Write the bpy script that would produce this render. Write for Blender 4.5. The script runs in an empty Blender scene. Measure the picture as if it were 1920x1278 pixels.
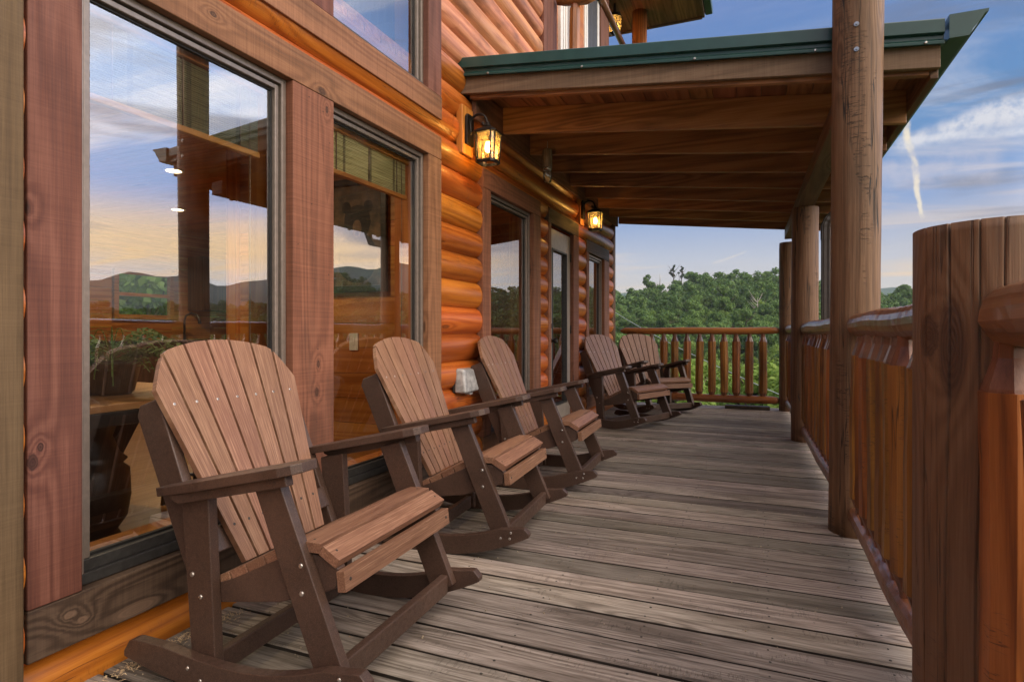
import bpy, math, random
import numpy as np
from mathutils import Vector
random.seed(7); np.random.seed(7)
R = math.radians
scn = bpy.context.scene
COL = scn.collection

# ------------------------------------------------------------------ node helpers
class NT:
    def __init__(self, tree):
        self.t = tree; tree.nodes.clear()
    def n(self, typ, **kw):
        nd = self.t.nodes.new(typ)
        for k, v in kw.items(): setattr(nd, k, v)
        return nd
    def put(self, sock, val):
        if val is None: return
        if isinstance(val, bpy.types.NodeSocket): self.t.links.new(val, sock)
        elif hasattr(val, 'outputs'): self.t.links.new(val.outputs[0], sock)
        else:
            if isinstance(val, (tuple, list)) and len(val) == 3 and sock.type == 'RGBA': val = (*val, 1)
            sock.default_value = val
    def m(self, op, a, b=None, c=None, clamp=False):
        nd = self.n('ShaderNodeMath', operation=op, use_clamp=clamp)
        self.put(nd.inputs[0], a); self.put(nd.inputs[1], b); self.put(nd.inputs[2], c)
        return nd.outputs[0]
    def vm(self, op, a, b=None, out=0):
        nd = self.n('ShaderNodeVectorMath', operation=op)
        self.put(nd.inputs[0], a)
        if b is not None:
            if op == 'SCALE': self.put(nd.inputs[3], b)
            else: self.put(nd.inputs[1], b)
        return nd.outputs[out]
    def mix(self, f, a, b, mode='MIX'):
        nd = self.n('ShaderNodeMix', data_type='RGBA', blend_type=mode)
        self.put(nd.inputs[0], f); self.put(nd.inputs[6], a); self.put(nd.inputs[7], b)
        return nd.outputs[2]
    def ss(self, x, e0, e1, o0=0.0, o1=1.0):
        nd = self.n('ShaderNodeMapRange', interpolation_type='SMOOTHSTEP')
        self.put(nd.inputs[0], x)
        for i, v in zip((1, 2, 3, 4), (e0, e1, o0, o1)): self.put(nd.inputs[i], v)
        return nd.outputs[0]
    def lin(self, x, e0, e1, o0=0.0, o1=1.0):
        nd = self.n('ShaderNodeMapRange')
        self.put(nd.inputs[0], x)
        for i, v in zip((1, 2, 3, 4), (e0, e1, o0, o1)): self.put(nd.inputs[i], v)
        return nd.outputs[0]
    def noise(self, vec, scale, detail=3, rough=.55, dist=0, out=0):
        nd = self.n('ShaderNodeTexNoise')
        self.put(nd.inputs['Vector'], vec); nd.inputs['Scale'].default_value = scale
        nd.inputs['Detail'].default_value = detail; nd.inputs['Roughness'].default_value = rough
        nd.inputs['Distortion'].default_value = dist
        return nd.outputs[out]
    def ramp(self, f, stops, interp='LINEAR'):
        nd = self.n('ShaderNodeValToRGB'); cr = nd.color_ramp; cr.interpolation = interp
        while len(cr.elements) < len(stops): cr.elements.new(.5)
        for e, (p, c) in zip(cr.elements, stops):
            e.position = p; e.color = (*c, 1) if len(c) == 3 else c
        self.put(nd.inputs[0], f)
        return nd.outputs[0]
    def xyz(self, v):
        nd = self.n('ShaderNodeSeparateXYZ'); self.put(nd.inputs[0], v); return nd.outputs
    def comb(self, x, y, z):
        nd = self.n('ShaderNodeCombineXYZ')
        for i, v in enumerate((x, y, z)): self.put(nd.inputs[i], v)
        return nd.outputs[0]
    def bump(self, h, strength, dist=.01, normal=None):
        nd = self.n('ShaderNodeBump'); self.put(nd.inputs['Height'], h)
        nd.inputs['Strength'].default_value = strength; nd.inputs['Distance'].default_value = dist
        if normal is not None: self.put(nd.inputs['Normal'], normal)
        return nd.outputs[0]

def new_mat(name):
    m = bpy.data.materials.new(name); m.use_nodes = True
    return m, NT(m.node_tree)

def finish(N, color, rough, normal=None, metal=0, coat=0, coat_rough=.1, spec=.5, **kw):
    b = N.n('ShaderNodeBsdfPrincipled')
    N.put(b.inputs['Base Color'], color); N.put(b.inputs['Roughness'], rough)
    N.put(b.inputs['Metallic'], metal); N.put(b.inputs['Coat Weight'], coat)
    N.put(b.inputs['Coat Roughness'], coat_rough); N.put(b.inputs['Specular IOR Level'], spec)
    if normal is not None: N.put(b.inputs['Normal'], normal)
    for k, v in kw.items(): N.put(b.inputs[k], v)
    o = N.n('ShaderNodeOutputMaterial'); N.t.links.new(b.outputs[0], o.inputs[0])
    return b

def S(r, g, b):
    f = lambda c: (c/255/12.92) if c/255 <= .04045 else ((c/255+.055)/1.055)**2.4
    return (f(r), f(g), f(b))

def wood(name, dark, mid, light, axis='Z', rings=6.0, ring_amt=.5, fine=.5, saw=0.0, knots=.5, knot_col=None,
         rough=(.5, .75), bump=.4, coat=0, coat_rough=.15, var=.25, crack=0, blotch=.3, blotch_col=None,
         wscale=1.0, spots=0.0, spec=.4, nails=0, uv=False, finel=3.0, xk=()):
    m, N = new_mat(name)
    tc = N.n('ShaderNodeTexCoord').outputs['Object']
    if uv:
        u_ = N.xyz(N.n('ShaderNodeTexCoord').outputs['UV']); tc = N.comb(u_[0], 0.0, u_[1])
    at = N.n('ShaderNodeAttribute'); at.attribute_name = 'rnd'
    oi = N.n('ShaderNodeObjectInfo')
    rnd = N.m('FRACT', N.m('ADD', at.outputs['Fac'], oi.outputs['Random']))
    shift = N.vm('SCALE', N.comb(3.1, 7.7, 5.3), N.m('MULTIPLY', at.outputs['Fac'], 9.0))
    shift2 = N.vm('SCALE', N.comb(17., 9., 13.), oi.outputs['Random'])
    p = N.vm('ADD', N.vm('ADD', tc, shift), shift2)
    ax = {'X': 0, 'Y': 1, 'Z': 2}[axis]
    def st(al, ac):
        v = [ac*wscale]*3; v[ax] = al*wscale
        return N.vm('MULTIPLY', p, tuple(v))
    # knots
    vo = N.n('ShaderNodeTexVoronoi', feature='F1'); N.put(vo.inputs['Vector'], st(1.3, 5.0)); vo.inputs['Scale'].default_value = 1
    vo.inputs['Randomness'].default_value = 1
    kd = vo.outputs['Distance']
    kc = N.xyz(vo.outputs['Color'])
    ksz = N.m('MULTIPLY', N.ss(kc[0], 1-knots*.62, 1-knots*.5), N.m('ADD', .07, N.m('MULTIPLY', kc[1], .10)))
    kn = N.m('SUBTRACT', 1.0, N.ss(N.m('DIVIDE', kd, N.m('ADD', ksz, .0001)), .65, 1.05), clamp=True)
    kw = N.m('MULTIPLY', N.m('POWER', 2.718, N.m('MULTIPLY', kd, -7.0)), N.m('MULTIPLY', ksz, 9.0))
    for (kp, kr) in xk:
        el_ = [1.0]*3; el_[ax] = .62
        dv_ = N.vm('MULTIPLY', N.vm('SUBTRACT', tc, kp), tuple(el_))
        dd = N.m('ADD', N.vm('LENGTH', dv_, out=1), N.m('MULTIPLY', N.m('SUBTRACT', N.noise(tc, 60, 2), .5), kr*.5))
        k1 = N.m('SUBTRACT', 1.0, N.ss(N.m('DIVIDE', dd, kr), .7, 1.05), clamp=True)
        kn = N.m('MAXIMUM', kn, k1)
        kw = N.m('ADD', kw, N.m('MULTIPLY', N.m('POWER', 2.718, N.m('DIVIDE', dd, -kr*1.8)), .9))
        kd = N.m('MINIMUM', kd, N.m('MULTIPLY', dd, 4.0))
    # growth rings
    base = N.noise(st(.16, 4.6), 1.0, 2, .45)
    rv = N.m('MULTIPLY', N.m('ADD', base, N.m('MULTIPLY', kw, .35)), rings*2.2)
    rv = N.m('ADD', rv, N.m('MULTIPLY', N.noise(st(1.2, 30), 1.0, 2), .35))
    ring = N.m('ABSOLUTE', N.m('SUBTRACT', N.m('FRACT', rv), .5))
    ring = N.ss(ring, .0, .42)
    fn = N.noise(st(finel, 150), 1.0, 3, .65)
    fn2 = N.noise(st(9.0, 420), 1.0, 2, .6)
    f = N.m('ADD', .5, N.m('MULTIPLY', N.m('SUBTRACT', ring, .5), ring_amt))
    f = N.m('ADD', f, N.m('MULTIPLY', N.m('SUBTRACT', fn, .5), fine*1.7))
    f = N.m('ADD', f, N.m('MULTIPLY', N.m('SUBTRACT', fn2, .5), fine*.8))
    sawn = None
    if saw:
        v = [1.6]*3; v[ax] = 230.0
        sv = N.vm('MULTIPLY', p, tuple(v))
        sawn = N.noise(sv, 1.0, 2, .6)
        v2 = [1.2]*3; v2[ax] = 70.0
        saw2 = N.noise(N.vm('MULTIPLY', p, tuple(v2)), 1.0, 2, .6)
        sawn = N.m('ADD', N.m('MULTIPLY', sawn, .6), N.m('MULTIPLY', saw2, .4))
        f = N.m('ADD', f, N.m('MULTIPLY', N.m('SUBTRACT', sawn, .5), saw*1.9))
    col = N.ramp(f, [(.12, dark), (.5, mid), (.88, light)])
    bl = N.noise(st(1.6, 5.0), 1.0, 4, .6)
    blc = blotch_col or tuple(c*.45 for c in dark)
    col = N.mix(N.m('MULTIPLY', N.ss(bl, .5, .74), blotch), col, blc)
    # board to board variation
    vv = N.lin(rnd, 0, 1, 1-var, 1+var)
    hs = N.n('ShaderNodeHueSaturation'); N.put(hs.inputs['Value'], vv)
    N.put(hs.inputs['Hue'], N.lin(N.m('FRACT', N.m('MULTIPLY', rnd, 7.31)), 0, 1, .5-.012*var*4, .5+.012*var*4))
    N.put(hs.inputs['Color'], col); col = hs.outputs[0]
    kcol = knot_col or tuple(c*.35 for c in dark)
    kring = N.m('ABSOLUTE', N.m('SUBTRACT', N.m('FRACT', N.m('MULTIPLY', kd, 38)), .5))
    col = N.mix(N.m('MULTIPLY', kn, N.m('ADD', .6, N.m('MULTIPLY', kring, .6))), col, kcol)
    hgt = N.m('ADD', N.m('MULTIPLY', fn, .5), N.m('MULTIPLY', ring, .25))
    hgt = N.m('SUBTRACT', hgt, N.m('MULTIPLY', kn, .3))
    if sawn is not None: hgt = N.m('ADD', hgt, N.m('MULTIPLY', sawn, saw*.8))
    if crack:
        cn = N.noise(st(.5, 14), 1.0, 3, .6)
        line = N.m('SUBTRACT', 1.0, N.ss(N.m('ABSOLUTE', N.m('SUBTRACT', cn, .5)), .002, .011), clamp=True)
        gate = N.ss(N.noise(st(.9, 3.0), 1.0, 2), .46, .56)
        ck = N.m('MULTIPLY', N.m('MULTIPLY', line, gate), crack)
        v = [5.0]*3; v[ax] = 42.0
        hn = N.noise(N.vm('MULTIPLY', p, tuple(v)), 1.0, 3, .65)
        hl = N.m('SUBTRACT', 1.0, N.ss(N.m('ABSOLUTE', N.m('SUBTRACT', hn, .5)), .002, .016), clamp=True)
        hg = N.ss(N.noise(st(2.5, 9), 1.0, 2), .54, .64)
        ck = N.m('MAXIMUM', ck, N.m('MULTIPLY', N.m('MULTIPLY', hl, hg), crack*.75))
        col = N.mix(ck, col, tuple(c*.12 for c in dark))
        hgt = N.m('SUBTRACT', hgt, N.m('MULTIPLY', ck, 1.5))
    if spots:
        sp = N.n('ShaderNodeTexVoronoi', feature='F1'); N.put(sp.inputs['Vector'], tc); sp.inputs['Scale'].default_value = 55
        sc_ = N.xyz(sp.outputs['Color'])
        sm = N.m('MULTIPLY', N.m('LESS_THAN', sp.outputs['Distance'], N.m('MULTIPLY', sc_[1], .22)), N.m('GREATER_THAN', sc_[0], .93))
        col = N.mix(N.m('MULTIPLY', sm, spots), col, (.5, .45, .38))
    if nails:
        sp = N.n('ShaderNodeTexVoronoi', feature='F1'); N.put(sp.inputs['Vector'], N.vm('MULTIPLY', p, (1, 1, 1))); sp.inputs['Scale'].default_value = 14
        sc_ = N.xyz(sp.outputs['Color'])
        sm = N.m('MULTIPLY', N.m('LESS_THAN', sp.outputs['Distance'], .05), N.m('GREATER_THAN', sc_[0], .86))
        col = N.mix(N.m('MULTIPLY', sm, nails), col, tuple(c*.1 for c in dark))
    rg = N.lin(N.m('ADD', N.m('MULTIPLY', fn, .6), N.m('MULTIPLY', bl, .4)), .3, .7, rough[0], rough[1])
    nrm = N.bump(hgt, bump, .004)
    finish(N, col, rg, nrm, coat=coat, coat_rough=coat_rough, spec=spec)
    return m

M = {}
XTP = -1.90
M['trim'] = {}
for a in 'XYZ':
    M['trim'][a] = wood('rough_sawn_trim_'+a, (.080, .030, .013), (.185, .075, .036), (.30, .135, .070), a, rings=6, ring_amt=.22, fine=.32, saw=.42,
                        knots=.75, rough=(.6, .85), bump=.4, var=.16, blotch=.55, blotch_col=(.07, .035, .02), nails=.8,
                        xk=[((XTP, 2.22, .92), .013), ((XTP, 2.21, .79), .016), ((XTP, 2.28, 2.13), .013)] if a == 'Z' else [((XTP, 2.245, 2.205), .02), ((XTP, 1.64, 2.27), .012)] if a == 'Y' else [])
M['trim_red'] = wood('red_sawn_trim', (.066, .021, .014), (.128, .045, .029), (.20, .083, .056), 'Z', rings=5, ring_amt=.3, fine=.42, saw=.26,
                     knots=.55, rough=(.6, .85), bump=.35, var=.05, blotch=.3, nails=.8,
                     xk=[((XTP, 1.035, .70), .016), ((XTP, 1.055, .74), .009), ((XTP, 1.018, 1.42), .014)])
M['trim_olive'] = wood('olive_sawn_trim', (.042, .025, .010), (.088, .053, .024), (.14, .09, .045), 'Z', rings=5, ring_amt=.3, fine=.42, saw=.26,
                       knots=.6, rough=(.65, .85), bump=.35, var=.05, blotch=.4, nails=.8)
M['trim_dark'] = wood('dark_sawn_trim', (.03, .017, .010), (.062, .036, .022), (.11, .07, .046), 'Y', rings=7, ring_amt=.4, fine=.35, saw=.35,
                      knots=.8, knot_col=(.16, .10, .065), rough=(.6, .85), bump=.35, var=.05, blotch=.4, nails=.8, xk=[((XTP, 1.133, .225), .012), ((XTP, 1.17, .195), .012)])
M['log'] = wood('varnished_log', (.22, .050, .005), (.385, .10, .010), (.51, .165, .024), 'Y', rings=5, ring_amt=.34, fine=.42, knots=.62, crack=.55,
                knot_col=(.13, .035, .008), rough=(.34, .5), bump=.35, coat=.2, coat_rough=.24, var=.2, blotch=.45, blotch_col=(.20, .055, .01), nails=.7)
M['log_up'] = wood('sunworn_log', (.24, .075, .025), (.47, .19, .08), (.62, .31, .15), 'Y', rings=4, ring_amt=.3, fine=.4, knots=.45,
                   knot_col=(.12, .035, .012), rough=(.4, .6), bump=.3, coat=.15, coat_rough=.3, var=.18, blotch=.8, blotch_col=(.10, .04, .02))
M['deck'] = wood('weathered_deck', (.088, .070, .055), (.205, .172, .144), (.345, .30, .262), 'X', rings=9, ring_amt=.32, fine=.75, finel=7.0, knots=.8,
                 knot_col=(.09, .062, .045), rough=(.62, .85), bump=.8, var=.38, blotch=.6, blotch_col=(.075, .058, .044), spots=.0, nails=.5, crack=.5)
M['slat'] = {}
for a in ('Y', 'UV'):
    M['slat'][a] = wood('tan_plastic_lumber_'+a, (.12, .056, .032), (.205, .101, .059), (.36, .21, .13), 'Y' if a == 'Y' else 'Z', uv=(a == 'UV'), rings=2, ring_amt=.04, fine=.85, knots=0,
                        rough=(.42, .6), bump=.5, var=.10, blotch=.12, wscale=1.7)
def speckle(name, c, c2, rough=.5):
    m, N = new_mat(name)
    tc = N.n('ShaderNodeTexCoord').outputs['Object']
    n1 = N.noise(tc, 420, 2, .6); n2 = N.noise(tc, 60, 3, .6); n3 = N.noise(tc, 5, 2, .5)
    col = N.mix(N.ss(n1, .42, .68), c, c2)
    col = N.mix(N.m('MULTIPLY', N.ss(n2, .5, .75), .4), col, tuple(x*.6 for x in c))
    col = N.mix(N.m('MULTIPLY', N.ss(n3, .45, .7), .25), col, tuple(x*1.5 for x in c2))
    finish(N, col, N.lin(n2, .3, .7, rough-.1, rough+.12), N.bump(N.m('ADD', n1, n2), .22, .002), spec=.5)
    return m
M['frame_brown'] = speckle('brown_plastic_lumber', (.044, .024, .0165), (.100, .057, .040), .45)
M['post'] = wood('weathered_post', (.065, .03, .013), (.135, .068, .032), (.215, .122, .066), 'Z', rings=7, ring_amt=.25, fine=.6, knots=.55,
                 knot_col=(.06, .026, .012), rough=(.5, .75), bump=.9, var=.1, crack=1, blotch=.5, blotch_col=(.06, .036, .02), coat=.06, coat_rough=.4)
M['newel'] = wood('newel_post', (.085, .040, .017), (.165, .083, .038), (.245, .138, .072), 'Z', rings=5, ring_amt=.18, fine=.36, knots=.45,
                 knot_col=(.05, .02, .01), rough=(.45, .7), bump=.8, var=.05, crack=.5, xk=[((-.136, -.062, 1.06), .034), ((.02, -.15, .62), .03)], blotch=.6, blotch_col=(.105, .068, .046), coat=.08, coat_rough=.35)
M['baluster'] = wood('varnished_baluster', (.12, .040, .006), (.25, .092, .013), (.37, .15, .028), 'Z', rings=5, ring_amt=.45, fine=.4, knots=.55,
                     knot_col=(.07, .022, .006), rough=(.4, .6), bump=.45, var=.26, crack=.8, blotch=.8, blotch_col=(.08, .022, .004), coat=.32, coat_rough=.3)
M['tenon'] = wood('varnished_tenon', (.075, .026, .012), (.15, .055, .026), (.22, .09, .045), 'Z', rings=5, ring_amt=.4, fine=.4, knots=.2,
                  rough=(.3, .5), bump=.3, var=.1, blotch=.3, coat=.3, coat_rough=.25)
def rail_mat(name, ax, gloss=.5):
    return wood(name, (.10, .036, .016), (.20, .078, .034), (.29, .13, .062), ax, rings=4, ring_amt=.4, fine=.45, knots=.4,
                knot_col=(.05, .02, .01), rough=(.26, .46), bump=.5, var=.1, crack=.7, blotch=.4, coat=gloss, coat_rough=.2)
M['rail'] = rail_mat('varnished_rail', 'Y', .55)
M['rail_x'] = wood('varnished_end_rail', (.16, .05, .012), (.28, .095, .022), (.40, .155, .04), 'X', rings=4, ring_amt=.4, fine=.4, knots=.5,
                   knot_col=(.06, .02, .008), rough=(.35, .5), bump=.35, var=.1, crack=.6, blotch=.4, coat=.25, coat_rough=.25)
M['rafter'] = wood('stained_rafter', (.12, .046, .018), (.27, .112, .044), (.39, .18, .08), 'X', rings=5, ring_amt=.35, fine=.4, knots=.85,
                   knot_col=(.022, .01, .005), rough=(.45, .65), bump=.3, var=.15, blotch=.3, coat=.1, coat_rough=.35)
M['sheath'] = wood('roof_sheathing', (.09, .036, .014), (.20, .082, .035), (.30, .135, .065), 'Y', rings=4, ring_amt=.35, fine=.4, knots=.6,
                   rough=(.5, .7), bump=.3, var=.3, blotch=.4)
M['fascia'] = wood('weathered_fascia', (.085, .05, .028), (.15, .093, .055), (.22, .145, .092), 'X', rings=4, ring_amt=.25, fine=.35, saw=.3, knots=.6,
                   rough=(.6, .85), bump=.35, var=.08, blotch=.4, nails=.8)
M['beam'] = wood('porch_beam', (.06, .028, .014), (.12, .06, .03), (.18, .097, .054), 'Y', rings=5, ring_amt=.35, fine=.4, knots=.6,
                 rough=(.5, .7), bump=.3, var=.1, blotch=.4, crack=.3)
M['pine'] = wood('interior_pine', (.30, .095, .016), (.46, .165, .03), (.58, .25, .06), 'X', rings=5, ring_amt=.4, fine=.3, knots=.8,
                 knot_col=(.10, .03, .008), rough=(.35, .5), bump=.15, var=.18, blotch=.2, coat=.2)
M['pine_y'] = wood('interior_pine_y', (.26, .08, .014), (.40, .14, .026), (.52, .22, .05), 'Y', rings=5, ring_amt=.4, fine=.3, knots=.8,
                 knot_col=(.10, .03, .008), rough=(.35, .5), bump=.15, var=.18, blotch=.2, coat=.2)
M['pine_z'] = wood('interior_pine_z', (.30, .095, .016), (.46, .165, .03), (.58, .25, .06), 'Z', rings=5, ring_amt=.4, fine=.3, knots=.6,
                 rough=(.35, .5), bump=.15, var=.18, blotch=.2, coat=.2)
M['floorwood'] = wood('interior_floor', (.30, .14, .05), (.42, .22, .09), (.52, .3, .14), 'Y', rings=5, ring_amt=.4, fine=.3, knots=.3,
                      rough=(.25, .4), bump=.1, var=.15, blotch=.2, coat=.3)
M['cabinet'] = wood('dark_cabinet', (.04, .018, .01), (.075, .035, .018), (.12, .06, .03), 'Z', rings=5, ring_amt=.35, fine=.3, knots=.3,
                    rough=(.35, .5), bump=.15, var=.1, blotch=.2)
M['tabletop'] = wood('honey_tabletop', (.33, .15, .04), (.48, .24, .08), (.58, .33, .13), 'Y', rings=5, ring_amt=.4, fine=.3, knots=.2,
                     rough=(.3, .45), bump=.1, var=.1, blotch=.2)
M['bark'] = wood('chime_bark', (.10, .065, .04), (.20, .14, .09), (.33, .25, .18), 'Z', rings=6, ring_amt=.5, fine=.7, knots=.3, rough=(.7, .9), bump=1, var=.1, crack=.7, wscale=2.5)

M['deckside'] = wood('mildew_shade_board_edge', (.012, .009, .007), (.03, .023, .018), (.05, .04, .03), 'X', rings=5, ring_amt=.3, fine=.5, knots=0, rough=(.8, .95), bump=.3, var=.2, blotch=.4)  # dark sides: mildew plus gap shade put into the colour so seams show
def plain(name, c, rough=.5, metal=0, bump=0, var=.12, scale=30, coat=0, dirt=.3, **kw):
    m, N = new_mat(name)
    tc = N.n('ShaderNodeTexCoord').outputs['Object']
    n1 = N.noise(tc, scale, 4, .6); n2 = N.noise(tc, scale*.12, 3, .6)
    col = N.mix(N.ss(n1, .35, .7), tuple(x*(1-var) for x in c), tuple(min(1, x*(1+var)) for x in c))
    col = N.mix(N.m('MULTIPLY', N.ss(n2, .5, .75), dirt), col, tuple(x*.6 for x in c))
    nrm = N.bump(n1, bump, .003) if bump else None
    finish(N, col, N.lin(n2, .3, .7, rough*.85, min(1, rough*1.15)), nrm, metal=metal, coat=coat, **kw)
    return m
M['green'] = plain('green_metal', (.016, .058, .052), .38, 0, .03, .08, 9, coat=.2)
M['bronze'] = plain('bronze_vinyl', (.20, .165, .14), .38, .35, .05, .1, 40)
M['bronze_dark'] = plain('dark_vinyl', (.035, .034, .033), .42, .1, .08, .2, 40)
M['gasket'] = plain('black_gasket', (.012, .012, .012), .5)
M['alu'] = plain('window_alu', (.5, .48, .46), .3, .8, .04, .1, 40)
M['doorpaint'] = plain('door_paint', (.30, .26, .22), .4, 0, .03, .08, 20)
M['lantern'] = plain('lantern_iron', (.022, .017, .014), .42, .6, .15, .3, 60)
M['screw'] = plain('screw_steel', (.55, .52, .48), .28, .9, 0, .1, 60)
M['screwdark'] = plain('screw_dark', (.03, .025, .02), .6)
M['downspout'] = plain('brown_downspout', (.045, .034, .031), .38, .1, .03, .1, 20)
M['blackpaint'] = plain('black_paint', (.018, .015, .013), .35, 0, .1, .2, 30)
M['urn'] = plain('dark_urn', (.03, .022, .018), .4, 0, .2, .4, 20)
M['counter'] = plain('dark_counter', (.04, .036, .033), .2, 0, 0, .5, 60)
M['white'] = plain('white_plastic', (.72, .70, .66), .4, 0, 0, .05, 20, dirt=.1)
M['ceiling'] = M['pine']
M['paintdark'] = plain('canvas_dark', (.022, .018, .014), .6, 0, .2, .6, 14)
M['canvas'] = plain('canvas_tan', (.085, .05, .026), .6, 0, .2, .7, 9)
M['bearfur'] = plain('bear_fur', (.010, .008, .007), .7, 0, .3, .5, 60)
M['bearmuzzle'] = plain('bear_muzzle', (.12, .062, .03), .6, 0, .2, .3, 50)
M['bearnose'] = plain('bear_nose', (.02, .012, .01), .3)
M['wire'] = plain('wire_grey', (.55, .55, .54), .4, .3)
M['pot'] = plain('pot_brown', (.05, .032, .022), .4, 0, .2, .3, 30)
M['block'] = plain('block_dark', (.05, .035, .024), .7, 0, .3, .3, 30)
M['shaving'] = plain('shaving', (.62, .47, .28), .8, 0, .1, .3, 80)
M['dust'] = plain('dust', (.3, .25, .18), .9, 0, 0, .3, 80)
M['deadwood'] = plain('deadwood', (.42, .40, .35), .8, 0, .3, .3, 4)
M['trunk'] = plain('trunk_bark', (.10, .075, .055), .9, 0, .6, .4, 3)

def glass_mat(name, refl, tint=(.93, .96, .95), add=0):
    m, N = new_mat(name)
    g = N.n('ShaderNodeBsdfGlossy'); g.inputs['Roughness'].default_value = 0.0; g.inputs['Color'].default_value = (.95, .97, 1, 1)
    t = N.n('ShaderNodeBsdfTransparent'); t.inputs['Color'].default_value = (*tint, 1)
    lw = N.n('ShaderNodeFresnel'); lw.inputs['IOR'].default_value = 1.5
    tc = N.n('ShaderNodeTexCoord').outputs['Object']
    wob = N.noise(tc, 1.1, 1, .4)
    nb = N.bump(wob, .03, .02); N.put(g.inputs['Normal'], nb)
    fac = N.m('ADD', refl, N.m('MULTIPLY', lw.outputs[0], .9), clamp=True)
    # specks of dried dirt on the outside
    sp = N.n('ShaderNodeTexVoronoi', feature='F1'); N.put(sp.inputs['Vector'], tc); sp.inputs['Scale'].default_value = 26
    c = N.xyz(sp.outputs['Color'])
    sm = N.m('MULTIPLY', N.m('LESS_THAN', sp.outputs['Distance'], N.m('MULTIPLY', c[1], .085)), N.m('GREATER_THAN', c[0], .80))
    film = N.m('MULTIPLY', N.ss(N.noise(tc, 2.2, 4, .6), .45, .8), .035)
    d = N.n('ShaderNodeBsdfDiffuse'); d.inputs['Color'].default_value = (.5, .46, .4, 1)
    mx = N.n('ShaderNodeMixShader'); N.put(mx.inputs[0], fac); N.t.links.new(t.outputs[0], mx.inputs[1]); N.t.links.new(g.outputs[0], mx.inputs[2])
    mx2 = N.n('ShaderNodeMixShader'); N.put(mx2.inputs[0], N.m('MAXIMUM', N.m('MULTIPLY', sm, .5), film)); N.t.links.new(mx.outputs[0], mx2.inputs[1]); N.t.links.new(d.outputs[0], mx2.inputs[2])
    o = N.n('ShaderNodeOutputMaterial'); N.t.links.new(mx2.outputs[0], o.inputs[0])
    return m
M['glass'] = glass_mat('coated_window_glass', .20)
M['glass_clear'] = glass_mat('clear_glass', .04)
def amber_glass():
    m, N = new_mat('seedy_amber_glass')
    t = N.n('ShaderNodeBsdfTransparent'); t.inputs['Color'].default_value = (1.0, .74, .36, 1)
    g = N.n('ShaderNodeBsdfGlossy'); g.inputs['Roughness'].default_value = .08
    tl = N.n('ShaderNodeBsdfTranslucent'); tl.inputs['Color'].default_value = (1.0, .66, .25, 1)
    tc = N.n('ShaderNodeTexCoord').outputs['Object']
    nb = N.bump(N.noise(tc, 60, 2, .6), .5, .004)
    N.put(g.inputs['Normal'], nb); N.put(tl.inputs['Normal'], nb)
    mx = N.n('ShaderNodeMixShader'); N.put(mx.inputs[0], .10); N.t.links.new(t.outputs[0], mx.inputs[1]); N.t.links.new(g.outputs[0], mx.inputs[2])
    m2 = N.n('ShaderNodeMixShader'); N.put(m2.inputs[0], N.ss(N.noise(tc, 45, 3, .6), .35, .75, .06, .26)); N.t.links.new(mx.outputs[0], m2.inputs[1]); N.t.links.new(tl.outputs[0], m2.inputs[2])
    o = N.n('ShaderNodeOutputMaterial'); N.t.links.new(m2.outputs[0], o.inputs[0])
    return m
M['amber'] = amber_glass()
def emit(name, c, s):
    m, N = new_mat(name); e = N.n('ShaderNodeEmission'); e.inputs[0].default_value = (*c, 1); e.inputs[1].default_value = s
    o = N.n('ShaderNodeOutputMaterial'); N.t.links.new(e.outputs[0], o.inputs[0]); return m
M['bulb'] = emit('lit_bulb', (1.0, .72, .32), 26)
M['potlight'] = emit('lit_downlight', (1.0, .74, .40), 5)
def frosted():
    m, N = new_mat('cloudy_plastic')
    tc = N.n('ShaderNodeTexCoord').outputs['Object']
    n = N.noise(tc, 25, 4, .6)
    finish(N, N.mix(N.ss(n, .35, .7), (.22, .22, .215), (.40, .395, .385)), .35, N.bump(n, .1, .003), coat=.3)
    return m
M['frost'] = frosted()
def bamboo(k=1.0):
    m, N = new_mat('bamboo_blind')
    tc = N.n('ShaderNodeTexCoord').outputs['Object']
    c = N.xyz(tc)
    s = N.noise(N.comb(N.m('MULTIPLY', c[0], 3), N.m('MULTIPLY', c[1], 3), N.m('MULTIPLY', c[2], 150)), 1, 2, .6)
    w = N.m('LESS_THAN', N.m('FRACT', N.m('MULTIPLY', c[1], 4.3)), .09)
    col = N.ramp(s, [(.3, (.20*k, .17*k, .06*k)), (.55, (.50*k, .44*k, .19*k)), (.8, (.65*k, .58*k, .3*k))])
    col = N.mix(N.m('MULTIPLY', w, .7), col, (.05, .045, .02))
    finish(N, col, .7, N.bump(s, .6, .004))
    return m
M['bamboo'] = bamboo(); M['bamboo_shaded'] = bamboo(.3)  # second copy coloured darker to stand in for less light on it
def leaf(name, a, b, c, trans=.35):
    m, N = new_mat(name)
    at = N.n('ShaderNodeAttribute'); at.attribute_name = 'rnd'
    oi = N.n('ShaderNodeObjectInfo')
    r1 = at.outputs['Fac']
    r2 = N.m('FRACT', N.m('ADD', oi.outputs['Random'], N.m('MULTIPLY', r1, .25)))
    col = N.mix(r2, a, b)
    col = N.mix(N.m('MULTIPLY', N.m('FRACT', N.m('MULTIPLY', r1, 13.7)), .55), col, c)
    d = N.n('ShaderNodeBsdfPrincipled'); N.put(d.inputs['Base Color'], col); d.inputs['Roughness'].default_value = .6; d.inputs['Specular IOR Level'].default_value = .25
    t = N.n('ShaderNodeBsdfTranslucent'); N.put(t.inputs[0], N.mix(.5, col, (.12, .17, .02)))
    mx = N.n('ShaderNodeMixShader'); mx.inputs[0].default_value = trans
    N.t.links.new(d.outputs[0], mx.inputs[1]); N.t.links.new(t.outputs[0], mx.inputs[2])
    o = N.n('ShaderNodeOutputMaterial'); N.t.links.new(mx.outputs[0], o.inputs[0])
    return m
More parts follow.
